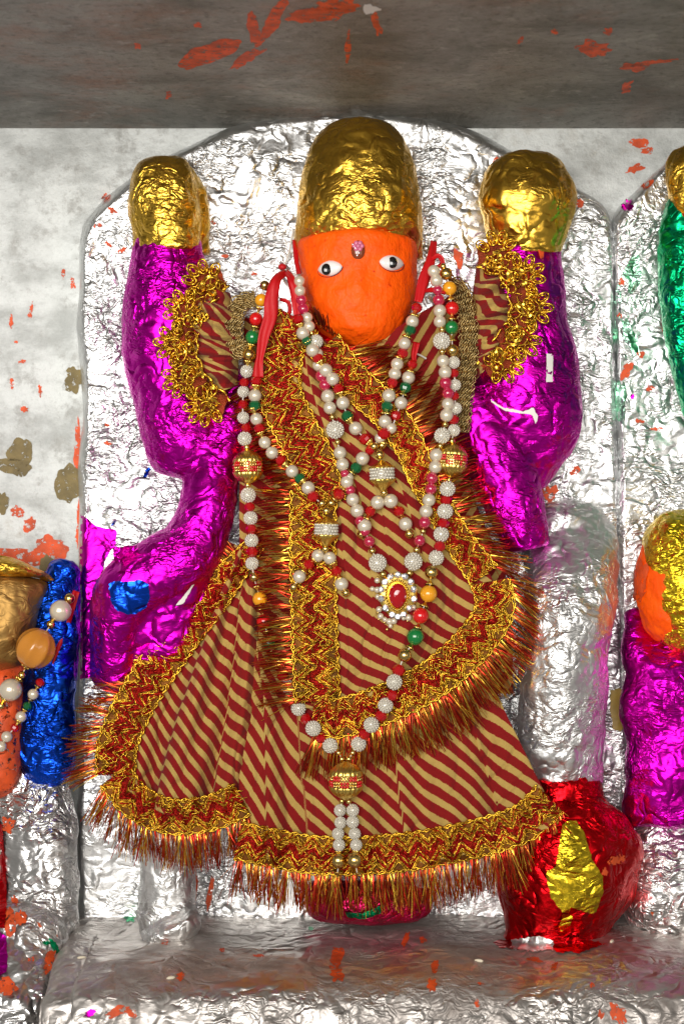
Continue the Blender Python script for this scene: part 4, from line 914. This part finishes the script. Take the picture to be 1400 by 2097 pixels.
# brooch
bd = max(spread(813, 1220, 30), spread(800, 1190, 10), spread(830, 1250, 10))+12
def tear(t, rx, ry): return (rx*math.cos(t), ry*math.sin(t)*(1.0 if math.sin(t) < 0 else 1.25)) if False else (rx*math.cos(t)*(1-0.28*max(0, math.sin(t))**2*abs(math.sin(t))), ry*math.sin(t)*(1.12 if math.sin(t) > 0 else 0.92))
def dome(cx, cy, rx, ry, d, h, n=40, m=8):
    return Pn([(cx+tear(t, rx, ry)[0]*math.sin(a), cy+tear(t, rx, ry)[1]*math.sin(a), d+h*math.cos(a)) for a in np.linspace(0.01, math.pi/2, m) for t in np.linspace(0, 2*math.pi, n, endpoint=False)]), grid_faces(m, n, True)
v, f = dome(814, 1216, 40, 47, bd-6, 8)
br = mk('brooch', v, f, M['goldcap'], nB)
v, f = dome(813, 1216, 25, 33, bd, 6); mk('gold_bezel', v, f, M['thread_gold'], br)
v, f = dome(814, 1218, 19, 26, bd+3, 11, 14, 5); mk('red_stone', v, f, M['ruby'], br, False)
zb = Buf()
for k in range(34):
    t = 2*math.pi*k/34; x, y = tear(t, 22.5, 30); zb.add(*ball(813+x, 1216+y, bd+5.0, 2.2, 6, 5))
zb.build('bezel_beads', [M['goldcap']], br)
v0, f0 = lathe([(0.0, 0.5), (0.55, 0.45), (1.0, 0.0), (0.5, -0.5), (0, -0.6)], 8); BM['rhinestone'] = unit_mesh('rhinestone', v0, f0, M['diamond'], False)
for k in range(14):
    t = 2*math.pi*(k+0.5)/14; x, y = tear(t, 34, 42); put('rhinestone', br, P(814+x, 1216+y, bd+7), 6.6, (random.uniform(-.15, .15), -1, random.uniform(-.15, .15)), spin=random.random())
for (x, y, r) in [(772, 1189, 5.5), (762, 1206, 5), (772, 1208, 6), (773, 1222, 5), (776, 1248, 6), (779, 1262, 6), (788, 1269, 5), (797, 1273, 6.5), (806, 1272, 6.5), (836, 1265, 6.5), (846, 1244, 5.5), (826, 1266, 4.5), (799, 1282, 4.5)]:
    put('pearl', br, P(x, y, bd-1), r)
for (x, y, r) in [(773, 1183, 2.4), (757, 1206, 2.4), (773, 1255, 2.5), (775, 1268, 2.5), (787, 1275, 2.4), (801, 1281, 3), (792, 1289, 3), (834, 1272, 2.5)]: put('gold_bead', br, P(x, y, bd-1), r)

def pendant(neck, cx, cy, d, w, tilt=0.0):
    """pearl barrel between gold cones"""
    ax = (math.sin(tilt), 0, math.cos(tilt))
    o = put('pearl_barrel', neck, P(cx, cy, d), w, ax, 'pearl_barrel', 0.78)
    for sg, st in ((1, 0.72), (-1, 1.25)):
        c = bpy.data.objects.new('cone_cap', BM['cone_cap']); COL.objects.link(c); c.parent = o
        c.location = (0, 0, sg*0.60); c.rotation_euler = (0 if sg > 0 else math.pi, 0, 0); c.scale = (0.98, 0.98, st/0.9)
    return o
nC = empty('necklace', P(785, 1030, 230), 'pearl and crystal necklace with a white barrel pendant hanging right of the chest centre', 'necklace', 'necklaces on the central idol')
C_left = [('R', 610, 653, 11), ('c', 614, 667, 9), ('p', 620, 682, 13), ('N', 628, 697, 11), ('c', 632, 703, 10), ('p', 640, 717, 13.5), ('R', 651, 734, 11), ('c', 657, 744, 10), ('p', 667, 758, 13), ('p', 681, 776, 13), ('R', 693, 796, 11), ('c', 697, 808, 10), ('p', 702, 825, 13), ('N', 711, 852, 12), ('c', 717, 862, 10), ('p', 728, 877, 13), ('R', 747, 899, 12), ('c', 758, 908, 10), ('g', 766, 914, 8)]
C_right = [('g', 782, 912, 8), ('c', 785, 902, 10), ('R', 786, 888, 13), ('p', 788, 863, 13), ('c', 790, 843, 11), ('N', 792, 832, 12), ('p', 796, 810, 13), ('c', 800, 795, 10), ('R', 803, 784, 11), ('p', 808, 765, 12.5), ('p', 813, 745, 12.5), ('c', 819, 730, 10), ('R', 824, 723, 11), ('p', 828, 703, 12.5), ('c', 834, 686, 10), ('N', 839, 675, 12), ('p', 844, 658, 12.5), ('c', 849, 642, 10), ('R', 853, 630, 11)]
strand(nC, C_left, 12, maxd=200); strand(nC, C_right, 12, maxd=206)
dC = max(spread(782, 970, 20), spread(782, 1000, 10))+24
put('gold_bead', nC, P(777, 931, dC), 9); pendant(nC, 782, 970, dC, 24, -0.05); put('gold_bead', nC, P(786, 1009, dC), 7)
strand(nC, [('p', 773, 1029, 13.5), ('c', 764, 1040, 9), ('R', 758, 1047, 11), ('C', 752, 1060, 9), ('p', 746, 1077, 13.5), ('g', 740, 1094, 9)], 8)
strand(nC, [('p', 800, 1026, 13.5), ('c', 809, 1037, 9), ('R', 817, 1047, 11), ('C', 824, 1060, 9), ('p', 830, 1073, 13.5), ('g', 838, 1093, 9)], 8)
nD = empty('necklace', P(668, 1150, 230), 'pearl and crystal necklace with a white barrel pendant over the vertical gold lace', 'necklace', 'necklaces on the central idol')
D_left = [('R', 525, 780, 11), ('c', 523, 793, 10), ('p', 522, 810, 12.5), ('N', 522, 830, 12), ('c', 520, 840, 10), ('p', 525, 858, 12.5), ('R', 531, 877, 11), ('c', 534, 889, 9), ('p', 542, 906, 12), ('p', 557, 927, 12.5), ('R', 575, 943, 11), ('c', 586, 953, 9), ('p', 598, 965, 12.5), ('N', 614, 980, 11), ('c', 622, 987, 9), ('p', 631, 999, 13), ('R', 641, 1017, 12), ('g', 659, 1031, 8)]
D_right = [('g', 678, 1030, 8), ('c', 686, 1021, 9), ('R', 694, 1012, 12), ('c', 703, 1001, 8), ('p', 714, 978, 9), ('c', 722, 966, 9), ('N', 729, 958, 12), ('p', 742, 939, 13), ('R', 757, 922, 10), ('p', 778, 897, 11), ('p', 801, 877, 11), ('R', 811, 851, 11), ('p', 821, 825, 12.5), ('c', 826, 806, 10), ('N', 830, 793, 12), ('p', 836, 773, 13), ('c', 841, 757, 10), ('R', 844, 746, 10)]
strand(nD, D_left, 12, maxd=196); strand(nD, D_right, 9, maxd=200)
dD = max(spread(668, 1080, 20), spread(668, 1100, 10))+26
put('gold_bead', nD, P(668, 1046, dD), 8); pendant(nD, 668, 1084, dD, 23, 0.03); put('gold_bead', nD, P(666, 1124, dD), 7)
strand(nD, [('p', 651, 1138, 12.5), ('c', 641, 1149, 9), ('R', 632, 1156, 11), ('C', 623, 1168, 9), ('p', 613, 1181, 12.5), ('g', 601, 1202, 8)], 10)
strand(nD, [('p', 675, 1143, 12.5), ('c', 683, 1157, 9), ('R', 689, 1170, 11), ('C', 694, 1182, 9), ('p', 699, 1196, 13), ('g', 708, 1214, 8)], 10)

def ribbon(parent, path, widths, name='ribbon', lift=6):
    p, s = resample(path, 4.0); n = len(p); w = np.interp(np.linspace(0, 1, n), np.linspace(0, 1, len(widths)), widths)
    tan = np.gradient(p[:, :2], axis=0); tan /= np.linalg.norm(tan, axis=1)[:, None]; nor = np.stack([-tan[:, 1], tan[:, 0]], 1)
    V = []; K5 = 6
    for i in range(n):
        h = hit(*p[i, :2], ['bodice', 'drape', 'head', 'stele', 'crown', 'sleeve1', 'sleeve2']); d = max(p[i, 2], (h or 0)+lift)
        for k in range(K5):
            o = k/(K5-1)-0.5; V.append((p[i, 0]+nor[i, 0]*o*w[i], p[i, 1]+nor[i, 1]*o*w[i], d+3.5*math.sin(o*7+i*0.12)+2*math.sin(i*0.23)))
    o = mk(name, Pn(V), grid_faces(n, K5), M['ribbon'], parent)
    so = o.modifiers.new('ribbon_thickness', 'SOLIDIFY'); so.thickness = 0.0005
    return o
ribbon(nD, [(586, 556, 150), (566, 572, 190), (556, 610, 200), (554, 648, 204), (540, 690, 204), (530, 740, 202), (527, 772, 200)], (12, 24, 30, 27, 21, 14, 24))
ribbon(nC, [(584, 554, 150), (596, 572, 186), (606, 610, 190), (610, 650, 192)], (10, 20, 21, 14))
ribbon(nB, [(572, 612, 170), (590, 620, 176), (592, 640, 176), (580, 656, 178)], (6, 8, 8, 6))
ribbon(nC, [(888, 492, 110), (882, 530, 150), (868, 572, 176), (856, 618, 190)], (12, 20, 24, 16))
ribbon(nC, [(882, 532, 150), (898, 524, 160), (905, 540, 160), (888, 548, 160)], (6, 10, 10, 6))
ribbon(nB, [(868, 596, 178), (890, 594, 205), (912, 600, 205)], (6, 12, 7))
ribbon(nC, [(852, 700, 180), (846, 730, 186), (850, 742, 190)], (14, 13, 8))
ribbon(nD, [(602, 490, 60), (606, 530, 90), (612, 560, 120)], (8, 10, 10))
for x, y in ((578, 546), (886, 520), (606, 652)):
    h = hit(x, y, KB) or 100; kb = Buf(); kb.add(*ball(x, y, h+12, 9, 10, 8, 7)); kb.build('knot', [M['ribbon']], nC)
for pts in ([(600, 470), (590, 520), (580, 548)], [(876, 488), (884, 512), (888, 520)], [(640, 650), (612, 646), (588, 650)], [(864, 595), (874, 620)], [(848, 722), (862, 728), (872, 734)]):
    b = Buf(); c = catmull([(x, y, (hit(x, y, KB) or 80)+12) for x, y in pts], 20); b.tube(Pn(c), 2.0*U, 0, 6); b.build('tie_thread', [M['string']], nC)

# ================================================================== RED POT
pot = empty('water_pot', P(1165, 1940, 140), 'round red foil pot with a torn yellow leaf patch on the platform', 'pot')
qv, qf = rings([(1606, 1150, 62, 112, 60), (1600, 1152, 78, 112, 74), (1612, 1154, 80, 112, 76), (1640, 1160, 84, 112, 82), (1680, 1166, 118, 112, 112), (1730, 1168, 144, 112, 132), (1770, 1168, 148, 112, 134), (1820, 1164, 140, 112, 126), (1870, 1156, 122, 112, 112), (1910, 1142, 108, 112, 96), (1935, 1132, 108, 112, 92), (1944, 1134, 90, 112, 80)], 90, 100)
qv = crumple(qv, qf, 10, 80, 1.6, 40, 23)
mk('body', qv, qf, M['red_foil'], pot); tree('pot', qv, qf)
decal('yellow_leaf', [(1166, 1680), (1180, 1682), (1196, 1706), (1206, 1740), (1216, 1768), (1234, 1795), (1234, 1830), (1220, 1868), (1208, 1872), (1168, 1858), (1164, 1872), (1150, 1868), (1128, 1840), (1118, 1800), (1120, 1785), (1138, 1776), (1146, 1720), (1152, 1690)], M['yellow_foil'], pot, ['pot'], 4, 0.8, 8)
decal('yellow_scrap', [(1152, 1872), (1172, 1876), (1168, 1896), (1148, 1910), (1144, 1900)], M['yellow_foil'], pot, ['pot'], 4, 0.8, 6)
decal('orange_chip', splash(1262, 1762, 18, 9, -25, 14), M['flake'], pot, ['pot'], 3, 0.8, 6)
decal('orange_chip', splash(1238, 1786, 6, 9, 0, 10), M['flake'], pot, ['pot'], 3, 0.8, 6)
decal('silver_scrap', [(1044, 1926), (1100, 1918), (1134, 1926), (1132, 1946), (1080, 1948), (1050, 1944)], M['silver_leg'], pot, ['pot', 'platform'], 5, 1.5, 7)
decal('red_flap', [(1132, 1926), (1180, 1920), (1240, 1934), (1215, 1940), (1190, 1950), (1146, 1952), (1130, 1944)], M['red_foil'], pot, ['pot', 'platform'], 7, 1.5, 7, 3)
decal('red_flap', [(1010, 1930), (1046, 1922), (1050, 1944), (1024, 1940)], M['red_foil'], pot, ['pot', 'platform'], 7, 1.5, 7, 3)
decal('red_flap', [(1122, 1608), (1160, 1600), (1196, 1594), (1208, 1604), (1206, 1626), (1180, 1640), (1130, 1640), (1118, 1625)], M['red_foil'], pot, ['pot', 'leg_r'], 8, 2.0, 7, 5)

# ================================================================== RIGHT NEIGHBOUR
st2 = slab('stele', [(1268, 1900), (1268, 1500), (1262, 1100), (1258, 800), (1256, 560), (1262, 450), (1300, 400), (1345, 340), (1400, 290), (1480, 255), (1580, 240), (1700, 260), (1760, 400), (1780, 900), (1780, 1500), (1780, 1900)], (1500, 1000), M['silver'], 'narrow strip of silver foil slab at the right edge beside the green arm', 'stele2', 4, -88, 20, 31, 50, 360, 12)
id2 = empty('idol', P(1400, 1700, 100), 'idol cut off at the right edge with green foil arm and gold head', 'statue')
for nm, parts, mt, sd in [('arm', [sweep([(1418, 425, 60, 52, 50), (1412, 520, 66, 66, 58), (1422, 640, 70, 68, 60), (1436, 760, 70, 62, 58), (1448, 850, 64, 48, 50)])], 'green_foil', 41),
                          ('hand', [rings([(296, 1430, 20, 66, 20), (320, 1428, 58, 66, 50), (370, 1428, 62, 68, 58), (420, 1428, 56, 68, 56), (446, 1424, 50, 66, 52)], 50, 60)], 'gold', 42),
                          ('head', [rings([(1070, 1400, 30, 60, 30), (1100, 1398, 70, 64, 56), (1160, 1394, 92, 70, 84), (1230, 1396, 90, 70, 88), (1290, 1400, 80, 66, 76), (1328, 1410, 50, 60, 50)], 50, 60)], 'orange', 43),
                          ('crown', [rings([(1046, 1410, 20, 78, 20), (1058, 1408, 60, 78, 50), (1100, 1410, 90, 82, 80), (1170, 1416, 96, 86, 88), (1250, 1420, 88, 84, 84), (1310, 1424, 76, 78, 72), (1340, 1424, 50, 70, 40)], 60, 70)], 'yellow_foil', 44),
                          ('robe', [sweep([(1400, 1330, 60, 60, 50), (1372, 1420, 80, 96, 66), (1376, 1540, 90, 94, 70), (1380, 1640, 90, 98, 70), (1382, 1690, 88, 96, 64)], round_ends=False), sweep([(1300, 1260, 30, 22, 24), (1314, 1340, 60, 32, 40), (1340, 1420, 76, 50, 50)])], 'magenta', 45),
                          ('base', [sweep([(1400, 1690, 30, 120, 60), (1400, 1780, 50, 124, 80), (1400, 1850, 60, 126, 90)])], 'silver_side', 46)]:
    v, f = fuse(parts, 5, 6); v = crumple(v, f, 7 if nm != 'robe' else 12, 70, 2.2, 36, sd); mk(nm, v, f, M[mt], id2); tree('r_'+nm, v, f)
decal('ear_flake', splash(1310, 1190, 16, 40, 4, 18), M['flake'], id2, ['r_head', 'stele2', 'r_robe'], 4, 1, 7)
decal('wax_patch', [(1250, 1414), (1266, 1410), (1284, 1424), (1292, 1446), (1284, 1480), (1270, 1498), (1254, 1494), (1248, 1450)], M['tape'], stele, ['stele', 'stele2'], 5, 1.0, 8)
for (cx, cy, rx, ry, an, mt) in [(1312, 725, 8, 7, 0, 'flake'), (1282, 760, 10, 18, 20, 'flake'), (1330, 795, 7, 6, 0, 'flake'), (1310, 862, 10, 4, 10, 'flake'), (1345, 878, 10, 4, 0, 'flake'), (1326, 376, 14, 6, -30, 'flake'), (1272, 577, 5, 8, 0, 'flake'), (1360, 660, 5, 20, 0, 'flake'), (1268, 646, 5, 5, 0, 'flake'), (1294, 812, 5, 5, 0, 'magenta'), (1285, 420, 10, 12, 30, 'magenta'),
                                 (1262, 640, 8, 60, 3, 'green_tint'), (1296, 560, 18, 34, 10, 'green_tint'), (1290, 690, 12, 40, -20, 'green_tint'), (1270, 820, 12, 40, 0, 'green_tint')]:
    if mt == 'green_tint' and mt not in M: M[mt] = foil('green_tinged_foil', (0.45, 0.80, 0.60), 0.3, 10, 0.3, 0.26)
    decal('foil_scrap', splash(cx, cy, rx, ry, an, 16), M[mt], st2, ['stele2', 'stele'], 3, 0.8, 7)

# ================================================================== LEFT NEIGHBOUR
id3 = empty('idol', P(70, 1900, 60), 'neighbouring idol cut off at the left edge with blue foil arm and brown gold face', 'statue')
for nm, parts, mt, sd in [('head', [rings([(1180, 10, 40, 70, 40), (1196, 8, 90, 70, 70), (1240, 2, 84, 74, 84), (1300, -6, 78, 74, 86), (1350, -14, 70, 70, 76), (1375, -20, 40, 66, 50)], 60, 70)], 'gold_dull', 51),
                          ('crown_rim', [sweep([(-60, 1150, 90, 20, 60), (0, 1160, 100, 15, 60), (60, 1170, 96, 13, 46), (106, 1188, 80, 5, 20)])], 'gold', 52),
                          ('arm', [sweep([(128, 1170, 30, 34, 44), (112, 1240, 44, 52, 56), (104, 1330, 50, 54, 60), (98, 1430, 56, 58, 62), (92, 1520, 60, 62, 60), (88, 1568, 60, 58, 52)])], 'blue', 53),
                          ('body', [sweep([(10, 1330, 40, 46, 50), (4, 1430, 60, 48, 60), (0, 1530, 70, 50, 60), (-6, 1600, 70, 46, 50)])], 'flake', 54),
                          ('base', [sweep([(66, 1590, 20, 78, 60), (72, 1700, 40, 82, 74), (74, 1800, 50, 86, 80), (60, 1890, 60, 100, 86)]), sweep([(30, 1930, 120, 112, 90), (20, 2060, 200, 108, 110), (16, 2200, 240, 110, 110)])], 'silver_side', 55)]:
    if mt == 'gold_dull' and mt not in M: M[mt] = foil('dull_gold_foil', (0.46, 0.27, 0.085), 0.55, 15, 0.10, 0.10, ORANGE, 0.75)
    v, f = fuse(parts, 5, 6); v = crumple(v, f, 8, 70, 2.4, 36, sd); mk(nm, v, f, M[mt], id3); tree('l_'+nm, v, f)
decal('magenta_scrap', [(-20, 1660), (4, 1690), (10, 1760), (14, 1840), (10, 1900), (-20, 1900)], M['red_foil'], id3, ['l_base', 'wall'], 5, 1, 8)
decal('magenta_scrap', [(-20, 1900), (12, 1918), (16, 1960), (14, 1990), (-20, 2010)], M['magenta'], id3, ['l_base', 'wall'], 5, 1, 8)
for (cx, cy, rx, ry, an, mt) in [(16, 1690, 14, 14, 0, 'flake'), (20, 1890, 12, 30, 0, 'flake'), (42, 1880, 12, 16, 20, 'flake'), (10, 2020, 26, 18, 10, 'flake'), (112, 1940, 6, 18, -30, 'green_foil'), (96, 1932, 8, 4, 20, 'green_foil'), (64, 1965, 6, 5, 0, 'flake'), (30, 1845, 10, 6, 50, 'flake'), (102, 1970, 10, 26, 30, 'flake')]:
    decal('paint_fleck', splash(cx, cy, rx, ry, an, 14), M[mt], id3, ['l_base'], 3, 0.8, 6)
ribbon(id3, [(156, 1210, 80), (132, 1280, 100), (108, 1340, 112), (86, 1400, 118)], (14, 22, 20, 8), 'sash')
KB[:] = ['l_head', 'l_arm', 'l_body', 'l_base', 'wall', 'l_crown_rim']
nE = empty('necklace', P(60, 1440, 120), 'chunky necklace with amber bead and large pearls on the left-edge idol', 'necklace')
strand(nE, [('g', 142, 1226, 11), ('p', 124, 1251, 22), ('c', 111, 1266, 12), ('g', 104, 1279, 9), ('A', 73, 1328, 40), ('c', 54, 1364, 14), ('g', 45, 1383, 8), ('c', 36, 1394, 10), ('p', 22, 1413, 23), ('c', 8, 1434, 12), ('g', 2, 1446, 8)], 4)
nF = empty('necklace', P(40, 1530, 120), 'thin strand of small pearls with red and green beads on the left-edge idol', 'necklace')
strand(nF, [('R', 82, 1398, 9), ('c', 76, 1408, 7), ('p', 68, 1422, 11), ('c', 62, 1434, 7), ('N', 56, 1446, 9), ('c', 50, 1456, 7), ('p', 43, 1468, 11), ('c', 37, 1480, 7), ('R', 30, 1491, 9), ('p', 14, 1509, 11), ('p', 2, 1529, 11)], 6)

# ================================================================== SMALL THINGS
for (x, y, a, lb) in [(350, 2003, 0.5, 'single rice grain on the platform near the front left'), (980, 1968, -0.3, 'rice grain left of the red pot on the platform'), (1252, 1928, 1.2, 'rice grain standing at the right foot of the red pot'), (167, 1962, 0.2, 'pale rice grain at the far left of the platform')]:
    d = hit(x, y, ['platform']); o = mk('rice_grain', [Vector(q)*U*4 for q in sph(10, 8)[0]], sph(10, 8)[1], M['rice'])
    o.location = P(x, y, (d or 300)+2); o.scale = (2.2, 0.9, 0.8); o.rotation_euler = (0, 0, a); o['label'] = lb; o['category'] = 'rice'; o['group'] = 'rice grains on the platform'
